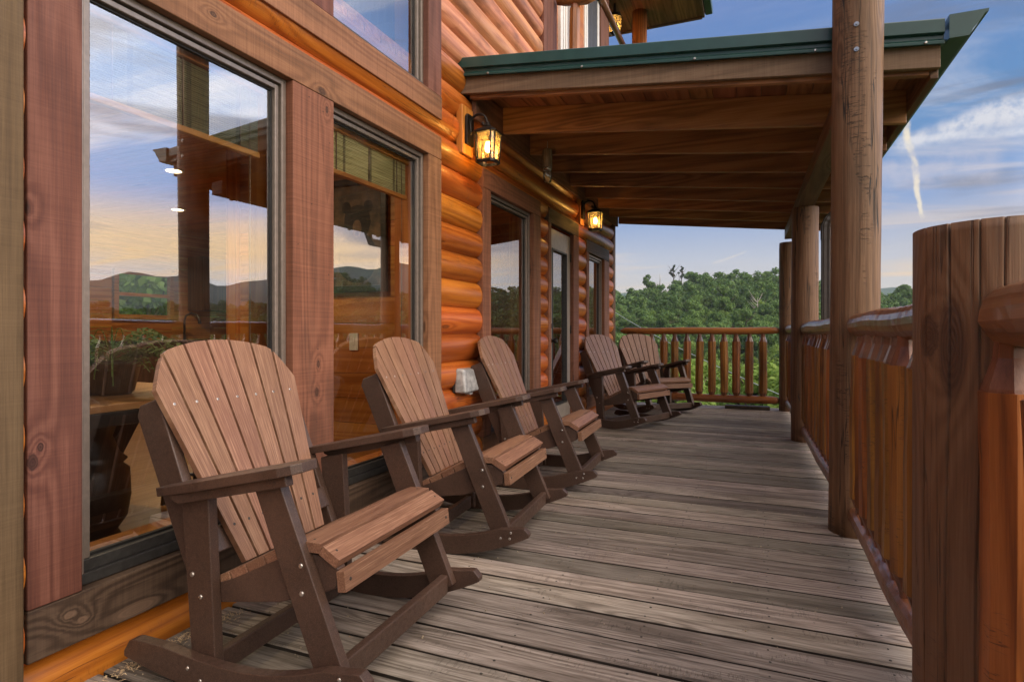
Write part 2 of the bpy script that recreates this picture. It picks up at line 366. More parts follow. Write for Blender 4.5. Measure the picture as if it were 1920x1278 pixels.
M['leaf_dark'] = leaf('broadleaf_dark', (.062, .150, .045), (.125, .245, .062), (.22, .32, .07))
M['leaf_bright'] = leaf('broadleaf_bright', (.15, .29, .05), (.23, .36, .07), (.30, .38, .09), .4)
M['leaf_pine'] = leaf('pine_needles', (.022, .05, .022), (.035, .065, .025), (.05, .07, .025), .2)
M['fern'] = leaf('fern_green', (.07, .14, .03), (.10, .18, .04), (.13, .2, .05), .3)

# ------------------------------------------------------------------ mesh builder
class MB:
    def __init__(self): self.v = []; self.f = []; self.r = []; self.mi = []; self.sm = []; self.uv = None
    def add(self, vs, fs, rnd=0.0, mat=0, smooth=False):
        o = len(self.v); self.v += [tuple(p) for p in vs]
        for f in fs:
            self.f.append(tuple(i+o for i in f)); self.r.append(rnd); self.mi.append(mat); self.sm.append(smooth)
        return self
    def box(self, x0, x1, y0, y1, z0, z1, rnd=0.0, mat=0):
        x0, x1 = min(x0, x1), max(x0, x1); y0, y1 = min(y0, y1), max(y0, y1); z0, z1 = min(z0, z1), max(z0, z1)
        vs = [(x0,y0,z0),(x1,y0,z0),(x1,y1,z0),(x0,y1,z0),(x0,y0,z1),(x1,y0,z1),(x1,y1,z1),(x0,y1,z1)]
        return self.hexa(vs, rnd, mat)
    def hexa(self, vs, rnd=0.0, mat=0):
        return self.add(vs, [(3,2,1,0),(4,5,6,7),(0,1,5,4),(1,2,6,5),(2,3,7,6),(3,0,4,7)], rnd, mat)
    def prism(self, poly, a0, a1, axis='y', rnd=0.0, mat=0):
        # poly in the two other coordinates: axis y -> (x,z); axis z -> (x,y); axis x -> (y,z)
        def P(p, a): return {'y': (p[0], a, p[1]), 'z': (p[0], p[1], a), 'x': (a, p[0], p[1])}[axis]
        n = len(poly)
        area = sum(poly[i][0]*poly[(i+1) % n][1]-poly[(i+1) % n][0]*poly[i][1] for i in range(n))
        pl = list(poly) if area > 0 else list(reversed(poly))
        if axis == 'y': pl.reverse()
        vs = [P(p, a0) for p in pl]+[P(p, a1) for p in pl]
        fs = [tuple(reversed(range(n))), tuple(range(n, 2*n))]
        fs += [(i, (i+1) % n, n+(i+1) % n, n+i) for i in range(n)]
        return self.add(vs, fs, rnd, mat)
    def tube(self, pts, rad, n=12, rnd=0.0, mat=0, jit=0.0, smooth=True, caps=True, flat=None, seed=None):
        rs = random.Random(seed if seed is not None else random.random())
        pts = [Vector(p) for p in pts]
        if not isinstance(rad, (list, tuple)): rad = [rad]*len(pts)
        vs = []; prev = None
        lob = [rs.uniform(-1, 1) for _ in range(n)]
        for i, p in enumerate(pts):
            d = (pts[min(i+1, len(pts)-1)]-pts[max(i-1, 0)]).normalized()
            if prev is None:
                up = Vector((0, 0, 1)) if abs(d.z) < .9 else Vector((1, 0, 0))
                a = d.cross(up).normalized()
            else: a = (prev-d*prev.dot(d)).normalized()
            prev = a; b = d.cross(a)
            for k in range(n):
                t = 2*math.pi*k/n
                rr = rad[i]*(1+jit*(.6*lob[k]+.6*rs.uniform(-1, 1)))
                vs.append(p+(a*math.cos(t)+b*math.sin(t))*rr)
        fs = []
        for i in range(len(pts)-1):
            for k in range(n):
                k2 = (k+1) % n
                fs.append((i*n+k, i*n+k2, (i+1)*n+k2, (i+1)*n+k))
        self.add(vs, fs, rnd, mat, smooth)
        if caps:
            o = len(self.v)-len(vs); L = (len(pts)-1)*n
            self.f.append(tuple(o+k for k in reversed(range(n)))); self.f.append(tuple(o+L+k for k in range(n)))
            self.r += [rnd]*2; self.mi += [mat]*2; self.sm += [False]*2
        return self
    def lathe(self, prof, c=(0, 0, 0), n=20, rnd=0.0, mat=0, jit=0.0, smooth=True):
        return self.tube([(c[0], c[1], c[2]+z) for r, z in prof], [r for r, z in prof], n, rnd, mat, jit, smooth)
    def disc(self, c, nrm, r, h=.003, n=8, mat=0, rnd=0.0):
        c = Vector(c); nrm = Vector(nrm).normalized()
        return self.tube([c-nrm*.002, c+nrm*h], [r, r*.85], n, rnd, mat, smooth=False)
    def build(self, name, mats, parent=None, bevel=0, label=None, kind=None, seg=2, ang=35):
        me = bpy.data.meshes.new(name)
        me.from_pydata([tuple(p) for p in self.v], [], self.f)
        if not isinstance(mats, (list, tuple)): mats = [mats]
        for m in mats: me.materials.append(m)
        me.polygons.foreach_set('material_index', self.mi)
        me.polygons.foreach_set('use_smooth', self.sm)
        at = me.attributes.new('rnd', 'FLOAT', 'FACE'); at.data.foreach_set('value', self.r)
        if self.uv:
            ul = me.uv_layers.new(name='UVMap')
            for li, lp in enumerate(me.loops): ul.data[li].uv = self.uv.get(lp.vertex_index, (0, 0))
        me.update()
        o = bpy.data.objects.new(name, me); COL.objects.link(o)
        if parent is not None: o.parent = parent
        if bevel:
            b = o.modifiers.new('bevel', 'BEVEL'); b.width = bevel; b.segments = seg; b.limit_method = 'ANGLE'; b.angle_limit = R(ang)
            b.harden_normals = False
        if label: o['label'] = label
        if kind: o['kind'] = kind
        return o

def thing(name, label, cat, group=None, loc=(0, 0, 0), rz=0):
    o = bpy.data.objects.new(name, None); COL.objects.link(o); o.location = loc; o.rotation_euler = (0, 0, rz)
    o.empty_display_size = .2
    return tag(o, label, cat, group)
def tag(o, label, cat, group=None):
    o['label'] = label; o['category'] = cat
    if group: o['group'] = group
    return o
def copy_tree(o, parent=None):
    c = o.copy(); COL.objects.link(c)
    if parent is not None: c.parent = parent
    for ch in list(o.children): copy_tree(ch, c)
    return c
rr = random.random

# ------------------------------------------------------------------ camera
F = 1112.0; YAW = 22.473
cam = bpy.data.cameras.new('camera'); co = bpy.data.objects.new('camera', cam); COL.objects.link(co)
co.location = (0, 0, 1.07); co.rotation_euler = (R(90), 0, R(YAW))
cam.sensor_width = 36; cam.lens = F/1920*36; cam.shift_y = -17/1920
cam.clip_start = .05; cam.clip_end = 5000
scn.camera = co

# ------------------------------------------------------------------ deck
XT, XB, XG = -1.90, -1.906, -1.962
mb = MB(); y = -1.4; PITCH = .1645
x0d, x1d = -1.975, .62
while y < 8.98:
    r = rr(); dz = random.uniform(-.0015, .0015); g = random.uniform(.0062, .0092)
    tw = random.uniform(-.0012, .0012)
    n = 12; nx = [x0d+(x1d-x0d)*i/n for i in range(n+1)]
    a0, a1 = y+g, y+PITCH-g
    cup = random.uniform(-.001, .002)
    vs = []; prof = [(a0, -.035), (a0, -.004), (a0+.0025, -.0012), (a0+.008, 0), ((a0+a1)/2, cup), (a1-.008, 0), (a1-.0025, -.0012), (a1, -.004), (a1, -.035)]
    ph = rr()*6
    for x in nx:
        wob = .0012*math.sin(x*2.3+ph); wz = dz+tw*x
        vs += [(x, p[0]+wob, p[1]+wz) for p in prof]
    k = len(prof); fs = []
    for i in range(n):
        for j in range(k-1): fs.append((i*k+j, (i+1)*k+j, (i+1)*k+j+1, i*k+j+1))
    fs.append(tuple(n*k+j for j in range(k))); fs.append(tuple(reversed(range(k))))
    mb.add(vs, fs, r, 0)
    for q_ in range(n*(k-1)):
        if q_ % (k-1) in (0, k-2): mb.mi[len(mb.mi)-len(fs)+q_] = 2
    for jx in (-1.65, -1.22, -.80, -.38, .04, .40):
        for fy in (.26, .74):
            mb.disc((jx+random.uniform(-.012, .012), y+PITCH*(fy+random.uniform(-.05, .05)), dz+tw*jx+.0004), (0, 0, 1), random.uniform(.0042, .0056), .0006, 7, 1)
    y += PITCH
DECK_END = y
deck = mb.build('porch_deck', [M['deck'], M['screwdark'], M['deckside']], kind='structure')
mb = MB()
mb.box(x0d, x1d, -1.4, DECK_END, -.30, -.10)
mb.build('deck_framing', M['screwdark'], kind='structure')  # near-black slab below the boards, so shade in the gaps is coloured in

# ------------------------------------------------------------------ cabin
cabin = thing('log_cabin', 'two-storey log cabin with orange varnished log siding along the porch', 'cabin')
# openings (y0,y1,z0,z1) covered by trim/windows
OPEN = [(1.02, 3.38, .14, 2.32), (4.03, 5.31, .14, 2.295), (5.55, 6.61, 0, 2.295), (6.96, 8.13, .14, 2.20),
        (.80, 3.38, 2.455, 5.2)]
Z0L, CH = -.085, .19
def log_strip(mb, y0, y1, za, zb, zc0, rnd):
    # part of one log course between za and zb
    n = 10; zs = [za+(zb-za)*i/n for i in range(n+1)]
    ny = max(1, int((y1-y0)/.12)); ys = [y0+(y1-y0)*i/ny for i in range(ny+1)]
    vs = []
    ph = rnd*20
    for yv in ys:
        for z in zs:
            t = (z-zc0)/CH
            b = max(0.0, 1-(2*t-1)**2)**.62
            w = .0022*math.sin(yv*3.1+ph)+.0014*math.sin(yv*7.7+ph*2)
            vs.append((XG+(XB-XG)*b+w*b, yv, z))
    k = n+1
    fs = [(i*k+j, (i+1)*k+j, (i+1)*k+j+1, i*k+j+1) for i in range(ny) for j in range(n)]
    mb.add(vs, fs, rnd, 0, True)
    for e in (0, ny):
        o = [vs[e*k+j] for j in range(k)]+[(XG-.05, ys[e], zs[-1]), (XG-.05, ys[e], zs[0])]
        f = tuple(range(len(o))); mb.add(o, [f if e else tuple(reversed(f))], rnd, 0)
def log_wall(ymin, ymax, zmin, zmax, opens, rs):
    mb = MB(); z = Z0L
    while z < zmax:
        z1 = z+CH
        rnd = rs.random()
        if z1 <= zmin+.002: z = z1; continue
        br = sorted({max(z, zmin), min(z1, zmax)} | {v for o in opens for v in o[2:4] if max(z, zmin) < v < min(z1, zmax)})
        for za, zb in zip(br, br[1:]):
            if zb-za < .004: continue
            iv = [(ymin, ymax)]
            for (a, b, c, d) in opens:
                if c < (za+zb)/2 < d:
                    nv = []
                    for (p, q) in iv:
                        if b <= p or a >= q: nv.append((p, q)); continue
                        if a > p: nv.append((p, a))
                        if b < q: nv.append((b, q))
                    iv = nv
            for (p, q) in iv:
                if q-p > .01: log_strip(mb, p, q, za, zb, z, (rnd+p*.137) % 1)
        z = z1
    return mb
rs = random.Random(3)
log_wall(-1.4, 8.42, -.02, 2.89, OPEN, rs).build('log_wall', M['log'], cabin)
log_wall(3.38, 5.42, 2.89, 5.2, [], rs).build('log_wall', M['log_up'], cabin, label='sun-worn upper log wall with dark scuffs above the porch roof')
# end wall and shell
mb = MB(); mb.box(-9.0, -1.98, 8.42, 8.6, -.3, 2.9); mb.box(-9.0, -1.98, 5.35, 5.45, 2.9, 5.2)
mb.build('end_wall', M['log'], cabin)
mb = MB(); mb.tube([(-1.965, 8.47, 0), (-1.965, 8.47, 1.4), (-1.965, 8.47, 2.8)], [.078, .074, .076], 16, jit=.02)
mb.build('corner_log', M['post'], cabin)
# interior shell of the lower storey
sh = MB()
def planks(mb, axis, fixed, a0, a1, z0, z1, ph=.19, out=1, th=.02):
    z = z0
    while z < z1-.01:
        zz = min(z+ph-.004, z1)
        if axis == 'Y': mb.box(a0, a1, fixed, fixed+out*th, z, zz, rr())
        else: mb.box(fixed, fixed+out*th, a0, a1, z, zz, rr())
        z += ph
sh.box(-9.0, -2.0, -1.5, 8.42, -.05, .015, 0)
sh.build('interior_floor', M['floorwood'], cabin)
sh = MB()
x = -1.5
while x < 8.4:
    sh.box(-9.0, -1.99, x, x+.145, 2.72, 2.76, rr()); x += .15
sh.box(-9.0, -2.0, -1.5, 8.42, 2.761, 2.80)
sh.build('interior_ceiling', M['pine'], cabin)
sh = MB()
# back wall with kitchen window hole: Y 5.35-6.35, z 1.10-1.95
KY0, KY1, KZ0, KZ1 = 5.76, 6.72, 1.26, 2.0
planks(sh, 'X', -8.72, -1.5, KY0, 0, 2.72, out=1); planks(sh, 'X', -8.72, KY1, 8.42, 0, 2.72, out=1)
planks(sh, 'X', -8.72, KY0, KY1, 0, KZ0, KZ0/7); planks(sh, 'X', -8.72, KY0, KY1, KZ1, 2.72, .67/4)
sh.build('interior_wall', M['pine_y'], cabin, label='kitchen wall of orange pine planks with a small window')
sh = MB(); planks(sh, 'Y', 3.72, -4.0, -2.0, 0, 2.72, out=1); sh.box(-4.0, -2.0, 3.741, 3.80, 0, 2.72, .4)
sh.build('interior_wall', M['pine'], cabin, label='partition of horizontal pine planks behind the narrow window')
sh = MB(); sh.box(-4.12, -4.0, 3.68, 3.84, 0, 2.72, .2); sh.build('wall_corner_trim', M['pine_z'], cabin, bevel=.006)
sh = MB(); sh.box(-2.14, -2.0, 3.64, 3.718, 0, 2.72, .7); sh.build('wall_corner_trim', M['pine_z'], cabin, bevel=.006)
sh = MB(); planks(sh, 'Y', -1.5, -8.7, -2.0, 0, 2.72, out=1)
sh.build('interior_wall', M['pine'], cabin)
sh = MB()
sh.box(-2.12, -1.99, -1.5, 1.02, 0, 2.72); sh.box(-2.12, -1.99, 3.38, 4.03, 0, 2.72); sh.box(-2.12, -1.99, 5.31, 5.55, 0, 2.72)
sh.box(-2.12, -1.99, 6.61, 6.96, 0, 2.72); sh.box(-2.12, -1.99, 8.13, 8.42, 0, 2.72)
for a, b in ((1.02, 3.38), (4.03, 5.31), (5.55, 6.61), (6.96, 8.13)):
    sh.box(-2.12, -1.99, a, b, 2.25, 2.72)
    if a != 5.55: sh.box(-2.12, -1.99, a, b, 0, .20)
sh.box(-2.12, -1.99, 2.07, 2.32, .20, 2.25)
sh.build('interior_wall', M['pine_y'], cabin, label='inner face of the porch wall')
# upper storey room
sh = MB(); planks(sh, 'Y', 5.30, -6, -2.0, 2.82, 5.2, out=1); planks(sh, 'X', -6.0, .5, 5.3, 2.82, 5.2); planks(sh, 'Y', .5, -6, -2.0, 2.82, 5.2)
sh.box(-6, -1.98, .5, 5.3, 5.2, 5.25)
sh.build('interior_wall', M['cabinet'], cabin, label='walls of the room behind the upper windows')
# dark strip at far left then boards
mb = MB(); mb.box(-1.93, -1.858, .70, .992, -.02, 5.2, .3)
mb.build('corner_board', M['trim_olive'], cabin, bevel=.004)
mb = MB(); mb.box(-2.0, -1.93, .992, 1.02, -.02, 5.2); mb.build('corner_board', M['trim_dark'], cabin)

def trim_board(name, parent, y0, y1, z0, z1, ax, mat=None, x0=-1.955, x1=XT, label=None):
    mb = MB(); mb.box(x0, x1, y0, y1, z0, z1, rr())
    return mb.build(name, mat or M['trim'][ax], parent, bevel=.004, label=label)

def window(y0, y1, z0, z1, parent=cabin, fr=.052, label=None, bot=.075):
    """aluminium clad sash: outer frame, black gasket, inner sash, pane"""
    mb = MB(); xf, xb = -1.938, -2.0
    mb.box(xb, xf, y0, y0+fr*.5, z0, z1); mb.box(xb, xf, y1-fr*.5, y1, z0, z1)
    mb.box(xb, xf, y0+fr*.5, y1-fr*.5, z1-fr*.5, z1)
    xs = -1.951
    mb.box(xb, xs, y0+fr*.5+.006, y0+fr, z0+bot, z1-fr*.5-.006); mb.box(xb, xs, y1-fr, y1-fr*.5-.006, z0+bot, z1-fr*.5-.006)
    mb.box(xb, xs, y0+fr, y1-fr, z1-fr, z1-fr*.5-.006)
    w = mb.build('window', M['bronze'], parent, bevel=.0025, label=label)
    mb = MB(); mb.box(xb, xf+.004, y0+.001, y1-.001, z0, z0+.035); mb.box(xb, xs+.004, y0+fr*.5+.002, y1-fr*.5-.002, z0+.0351, z0+bot-.001)
    mb.build('sill', M['bronze_dark'], w, bevel=.003)
    mb = MB(); t = .008
    mb.box(-2.0, -1.966, y0+fr*.5, y0+fr*.5+.0055, z0+bot, z1-fr*.5); mb.box(-2.0, -1.966, y1-fr*.5-.0055, y1-fr*.5, z0+bot, z1-fr*.5)
    mb.box(-2.0, -1.966, y0+fr*.5+.0056, y1-fr*.5-.0056, z1-fr*.5-.0055, z1-fr*.5-.0003)
    mb.box(-1.985, -1.968, y0+fr+.0003, y0+fr+t, z0+bot, z1-fr); mb.box(-1.985, -1.968, y1-fr-t, y1-fr-.0003, z0+bot, z1-fr)
    mb.box(-1.985, -1.968, y0+fr+t, y1-fr-t, z1-fr-t, z1-fr-.0003); mb.box(-1.985, -1.968, y0+fr+t, y1-fr-t, z0+bot, z0+bot+t)
    mb.build('gasket', M['gasket'], w)
    mb = MB(); mb.add([(-1.975, y0+fr, z0+bot), (-1.975, y1-fr, z0+bot), (-1.975, y1-fr, z1-fr), (-1.975, y0+fr, z1-fr)], [(0, 1, 2, 3)])
    mb.build('pane', M['glass'], w)
    mb = MB()
    mb.box(-2.13, -2.001, y0, y0+.03, z0+.02, z1); mb.box(-2.13, -2.001, y1-.03, y1, z0+.02, z1); mb.box(-2.13, -2.001, y0+.03, y1-.03, z1-.03, z1); mb.box(-2.15, -2.001, y0+.03, y1-.03, z0+.0, z0+.055)
    mb.build('reveal', M['pine_z'], w)
    return w
w1 = window(1.172, 2.055, .283, 2.186, label='large near window reflecting the sunset sky')
w2 = window(2.333, 3.228, .283, 2.186, label='window with a bamboo blind and a bear picture behind it')
trim_board('window_trim', cabin, 1.022, 1.170, .282, 2.185, 'Z', M['trim_red'], label='reddish rough-sawn board left of the near window')
trim_board('window_trim', cabin, 2.057, 2.331, .282, 2.185, 'Z')
trim_board('window_trim', cabin, 3.230, 3.394, .282, 2.185, 'Z')
trim_board('window_trim', cabin, 1.022, 3.394, 2.187, 2.337, 'Y')
trim_board('window_trim', cabin, 1.022, 3.394, .13, .28, 'Y', M['trim_dark'], label='dark knotty board under the near windows')
# upper windows
w5 = window(1.172, 2.055, 2.594, 4.6, bot=.03, label='upper window above the near window'); w6 = window(2.333, 3.228, 2.594, 4.6, bot=.03, label='upper window with pale sky in its glass')
trim_board('window_trim', cabin, 1.022, 3.394, 2.447, 2.592, 'Y', x1=XT+.004)
trim_board('window_trim', cabin, 2.057, 2.331, 2.594, 4.6, 'Z', M['trim_red']); trim_board('window_trim', cabin, 3.230, 3.394, 2.594, 4.6, 'Z', M['trim_red'])
# far group: window 3, door, window 4
w3 = window(4.175, 5.115, .283, 2.158, label='window between the log siding and the door'); w4 = window(7.07, 7.85, .283, 2.04, label='narrow window nearest the cabin corner')
for a, b in ((4.030, 4.173), (5.117, 5.310)): trim_board('window_trim', cabin, a, b, .282, 2.157, 'Z')
trim_board('window_trim', cabin, 4.030, 5.310, 2.159, 2.305, 'Y'); trim_board('window_trim', cabin, 4.030, 5.310, .13, .28, 'Y')
for a, b in ((6.955, 7.068), (7.852, 8.13)): trim_board('window_trim', cabin, a, b, .282, 2.04, 'Z')
trim_board('window_trim', cabin, 6.955, 8.13, 2.042, 2.195, 'Y', M['trim_dark']); trim_board('window_trim', cabin, 6.955, 8.13, .13, .28, 'Y')
for a, b in ((5.548, 5.622), (6.40, 6.612)): trim_board('door_trim', cabin, a, b, .0, 2.157, 'Z')
trim_board('door_trim', cabin, 5.548, 6.612, 2.159, 2.305, 'Y', M['trim_dark'])
# door
mb = MB(); dy0, dy1 = 5.625, 6.397
mb.box(-1.985, -1.94, dy0, dy0+.13, .03, 2.13); mb.box(-1.985, -1.94, dy1-.13, dy1, .03, 2.13)
mb.box(-1.985, -1.94, dy0+.13, dy1-.13, 1.93, 2.13); mb.box(-1.985, -1.94, dy0+.13, dy1-.13, .03, .30)
door = mb.build('door', M['doorpaint'], cabin, bevel=.004, label='glazed porch door with a grey-tan frame')
mb = MB()
for a, b, c, d in ((dy0+.13, dy0+.15, .30, 1.93), (dy1-.15, dy1-.13, .30, 1.93), (dy0+.15, dy1-.15, 1.91, 1.93), (dy0+.15, dy1-.15, .30, .32)): mb.box(-1.99, -1.932, a, b, c, d)
mb.build('glazing_bead', M['bronze_dark'], door, bevel=.003)
mb = MB(); mb.add([(-1.965, dy0+.15, .32), (-1.965, dy1-.15, .32), (-1.965, dy1-.15, 1.91), (-1.965, dy0+.15, 1.91)], [(0, 1, 2, 3)]); mb.build('pane', M['glass'], door)
mb = MB(); mb.tube([(-1.94, dy0+.06, .98), (-1.90, dy0+.06, .98), (-1.885, dy0+.06, .98), (-1.86, dy0+.06, .98)], [.028, .014, .028, .02], 12)
mb.tube([(-1.94, dy0+.06, 1.13), (-1.915, dy0+.06, 1.13)], [.028, .024], 12)
mb.build('door_knob', M['lantern'], door)
mb = MB()
for z in (.25, 1.05, 1.85): mb.tube([(-1.935, dy1+.001, z), (-1.935, dy1+.001, z+.09)], .009, 8)
mb.build('hinge', M['lantern'], door)
mb = MB(); mb.box(-1.99, -1.86, 5.56, 6.60, -.002, .028); mb.build('threshold', M['bronze_dark'], cabin, bevel=.004)

# ------------------------------------------------------------------ inside the cabin
mb = MB()
for a, b, c, d in ((KY0, KY0+.07, KZ0, KZ1), (KY1-.07, KY1, KZ0, KZ1), (KY0+.07, KY1-.07, KZ1-.07, KZ1), (KY0+.07, KY1-.07, KZ0, KZ0+.07), (KY0+.07, KY1-.07, (KZ0+KZ1)/2-.025, (KZ0+KZ1)/2+.025)):
    mb.box(-8.72, -8.64, a, b, c, d, rr())
kw_ = mb.build('window', M['pine_y'], cabin, bevel=.004, label='small kitchen sash window looking onto green foliage')
mb = MB(); mb.add([(-8.70, KY0, KZ0), (-8.70, KY1, KZ0), (-8.70, KY1, KZ1), (-8.70, KY0, KZ1)], [(0, 1, 2, 3)]); mb.build('pane', M['glass_clear'], kw_)
cab = thing('kitchen_cabinet', 'dark kitchen cabinet run with black counter below the kitchen window', 'cabinet')
mb = MB(); mb.box(-8.69, -8.08, 3.9, 8.4, .10, .90); mb.build('cabinet_body', M['cabinet'], cab, bevel=.004)
mb = MB(); mb.box(-8.69, -8.04, 3.88, 8.4, .902, .945); mb.build('countertop', M['counter'], cab, bevel=.006)
y = 3.95
while y < 8.2:
    mb = MB(); mb.box(-8.078, -8.06, y, y+.52, .14, .86, rr()); mb.box(-8.06, -8.052, y+.07, y+.45, .22, .78, rr()); mb.build('cabinet_door', M['cabinet'], cab, bevel=.004); y += .56
cab2 = thing('kitchen_cabinet', 'dark wall cabinets right of the kitchen window', 'cabinet')
mb = MB(); mb.box(-8.69, -8.36, 7.0, 8.4, 1.42, 2.3); mb.build('cabinet_body', M['cabinet'], cab2, bevel=.004)
for y in (7.02, 7.48, 7.94):
    mb = MB(); mb.box(-8.358, -8.34, y, y+.44, 1.44, 2.28, rr()); mb.box(-8.34, -8.333, y+.06, y+.38, 1.52, 2.2); mb.build('cabinet_door', M['cabinet'], cab2, bevel=.003)
mb = MB(); mb.tube([(-8.45, 6.75, .94), (-8.45, 6.75, 1.25), (-8.43, 6.76, 1.33), (-8.36, 6.8, 1.37), (-8.28, 6.84, 1.34), (-8.25, 6.855, 1.27), (-8.245, 6.86, 1.20)], [.02, .016, .016, .016, .017, .022, .026], 10)
tag(mb.build('kitchen_faucet', M['blackpaint']), 'black gooseneck kitchen faucet in front of the kitchen window', 'faucet')
jars = [(7.55, .05, .12, 'pot', 'small dark jar on the black kitchen counter'), (7.75, .045, .15, 'frost', 'pale canister on the black kitchen counter'), (8.0, .09, .16, 'tabletop', 'tan wooden box-like crock on the black kitchen counter')]
for yv, r_, h_, mt, lb in jars:
    mb = MB(); mb.lathe([(r_*.9, 0), (r_, .02), (r_, h_*.8), (r_*.75, h_*.9), (r_*.75, h_)], (-8.4, yv, .946), 14); tag(mb.build('kitchen_jar', M[mt]), lb, 'jar')
# pot lights; the first is an added, unseen one to brighten the room
for i, (xx, yy, lb) in enumerate(((-3.2, 2.5, 'added ceiling downlight, unseen above the bamboo blind, brightening the room'), (-5.5, 4.27, 'lit round ceiling downlight nearest the large window'), (-7.2, 5.65, 'lit round ceiling downlight over the kitchen counter'))):
    t = thing('ceiling_downlight', lb, 'ceiling light', 'downlights in the cabin ceiling', (xx, yy, 2.72))
    mb = MB(); mb.tube([(0, 0, .0), (0, 0, -.012)], [.10, .095], 20); mb.build('trim_ring', M['white'], t)
    mb = MB(); mb.tube([(0, 0, -.012), (0, 0, -.016)], [.072, .070], 20); mb.build('lens', M['potlight'], t)
    l = bpy.data.lights.new('downlight_lamp', 'SPOT'); l.energy = 48; l.color = (1, .74, .44); l.shadow_soft_size = .07; l.spot_size = R(150); l.spot_blend = .6
    lo = bpy.data.objects.new('downlight_lamp', l); COL.objects.link(lo); lo.parent = t; lo.location = (0, 0, -.05)
# blinds
for i, (a, b, zb, lb) in enumerate(((1.24, 1.98, 1.86, 'rolled bamboo blind at the top of the large near window'), (2.40, 3.16, 1.92, 'yellow-green bamboo blind behind the bear picture window'))):
    t = thing('bamboo_blind', lb, 'window blind', 'bamboo blinds inside the windows')
    mb = MB()
    z = zb
    while z < 2.11:
        mb.tube([(-2.03, a, z), (-2.03, b, z)], .0042, 6, rr(), smooth=True); z += .0082
    mb.build('slat_panel', M['bamboo'] if i else M['bamboo_shaded'], t)
    mb = MB(); mb.box(-2.055, -2.005, a-.02, b+.02, 2.112, 2.15); mb.box(-2.045, -2.015, a, b, zb-.03, zb-.006, .4); mb.build('rail', M['pine_y'], t, bevel=.003)
    mb = MB()
    for yy in np.linspace(a+.1, b-.1, 3): mb.tube([(-2.022, yy, zb-.03), (-2.022, yy, 2.11)], .003, 5)
    mb.tube([(-2.02, b-.05, .9), (-2.02, b-.05, 2.11)], .002, 5)
    mb.build('cord', M['bark'], t)
# bear picture on the partition (normal -Y), centre x -2.80
bp = thing('framed_picture', 'dark framed picture of a black bear on the pine partition', 'picture', None, (-2.80, 3.715, 1.80))
mb = MB(); w_, h_ = .27, .43
for a, b, c, d in ((-w_, -w_+.05, -h_, h_), (w_-.05, w_, -h_, h_), (-w_+.05, w_-.05, h_-.05, h_), (-w_+.05, w_-.05, -h_, -h_+.05)): mb.box(a, b, -.03, -.001, c, d)
mb.build('frame', M['blackpaint'], bp, bevel=.004)
mb = MB(); mb.box(-w_+.05, w_-.05, -.012, -.002, -h_+.05, h_-.05); mb.build('canvas', M['canvas'], bp)
def oval(mb, cx, cz, rx, rz, y, n=22, rnd=0):
    vs = [(cx+rx*math.cos(2*math.pi*k/n)*(1+.05*math.sin(5*k)), y, cz+rz*math.sin(2*math.pi*k/n)) for k in range(n)]
    vs2 = [(a, y-.0006, c) for a, b, c in vs]
    mb.add(vs+vs2, [tuple(range(n, 2*n))]+[(k, (k+1) % n, n+(k+1) % n, n+k) for k in range(n)], rnd)
mb = MB(); oval(mb, 0, .10, .125, .13, -.013); oval(mb, -.10, .215, .042, .045, -.0134); oval(mb, .10, .215, .042, .045, -.0134); oval(mb, 0, -.17, .185, .19, -.0132)
mb.build('bear_silhouette', M['bearfur'], bp)
mb = MB(); oval(mb, 0, .05, .042, .068, -.0145); mb.build('bear_muzzle', M['bearmuzzle'], bp)
mb = MB(); oval(mb, 0, .012, .02, .016, -.0158); oval(mb, -.05, .12, .009, .008, -.0145); oval(mb, .05, .12, .009, .008, -.0145); mb.build('bear_nose', M['bearnose'], bp)
mb = MB(); mb.box(-2.88, -2.80, 3.710, 3.7195, .93, 1.06); mb.box(-2.85, -2.83, 3.706, 3.7099, .97, 1.02)
tag(mb.build('light_switch', M['white'], bevel=.002), 'beige light switch plate under the bear picture', 'switch')
# table, urn pedestal, stools, fern
t = thing('console_table', 'honey wood table with thick black edge behind the large near window', 'table', None, (-3.0, 2.05, 0))
mb = MB(); mb.box(-.55, .5, -.75, .42, .735, .765, .3); mb.build('tabletop', M['tabletop'], t, bevel=.004)
mb = MB(); mb.box(-.56, .51, -.76, .43, .675, .734); mb.build('table_edge', M['blackpaint'], t, bevel=.004)
mb = MB(); mb.lathe([(.20, 0), (.21, .03), (.15, .06), (.17, .10), (.15, .14), (.19, .2), (.205, .3), (.2, .42), (.17, .45), (.19, .47), (.16, .5), (.13, .58), (.15, .64), (.20, .67)], (.1, -.28, 0), 28); mb.build('pedestal', M['urn'], t)
for sx, sy in ((.1, .0), (-.25, .15)):
    mb = MB(); mb.prism([(sy-.06, .67), (sy-.30, .28), (sy-.22, .25), (sy+.02, .67)], sx-.03, sx+.03, 'x'); mb.build('brace', M['blackpaint'], t, bevel=.004)
st = thing('bar_stool', 'black wooden stool standing behind the table in the near window', 'stool', None, (-3.25, 2.75, 0), R(20))
for sx in (-1, 1):
    for sy in (-1, 1):
        mb = MB(); mb.tube([(sx*.17, sy*.17, 0), (sx*.13, sy*.13, .62)], [.017, .022], 8); mb.build('leg', M['blackpaint'], st)
mb = MB(); mb.prism([(.2*math.cos(k*math.pi/10), .2*math.sin(k*math.pi/10)) for k in range(20)], .62, .66, 'z'); mb.build('seat', M['blackpaint'], st, bevel=.008)
mb = MB(); mb.tube([(-.16, -.16, .2), (.16, -.16, .2)], .011, 7); mb.tube([(-.15, .15, .26), (.15, .15, .26)], .011, 7); mb.build('stretcher', M['blackpaint'], st)
fe = thing('potted_fern', 'green fern in a dark pot on the table inside the near window', 'plant', None, (-2.92, 1.93, .766))
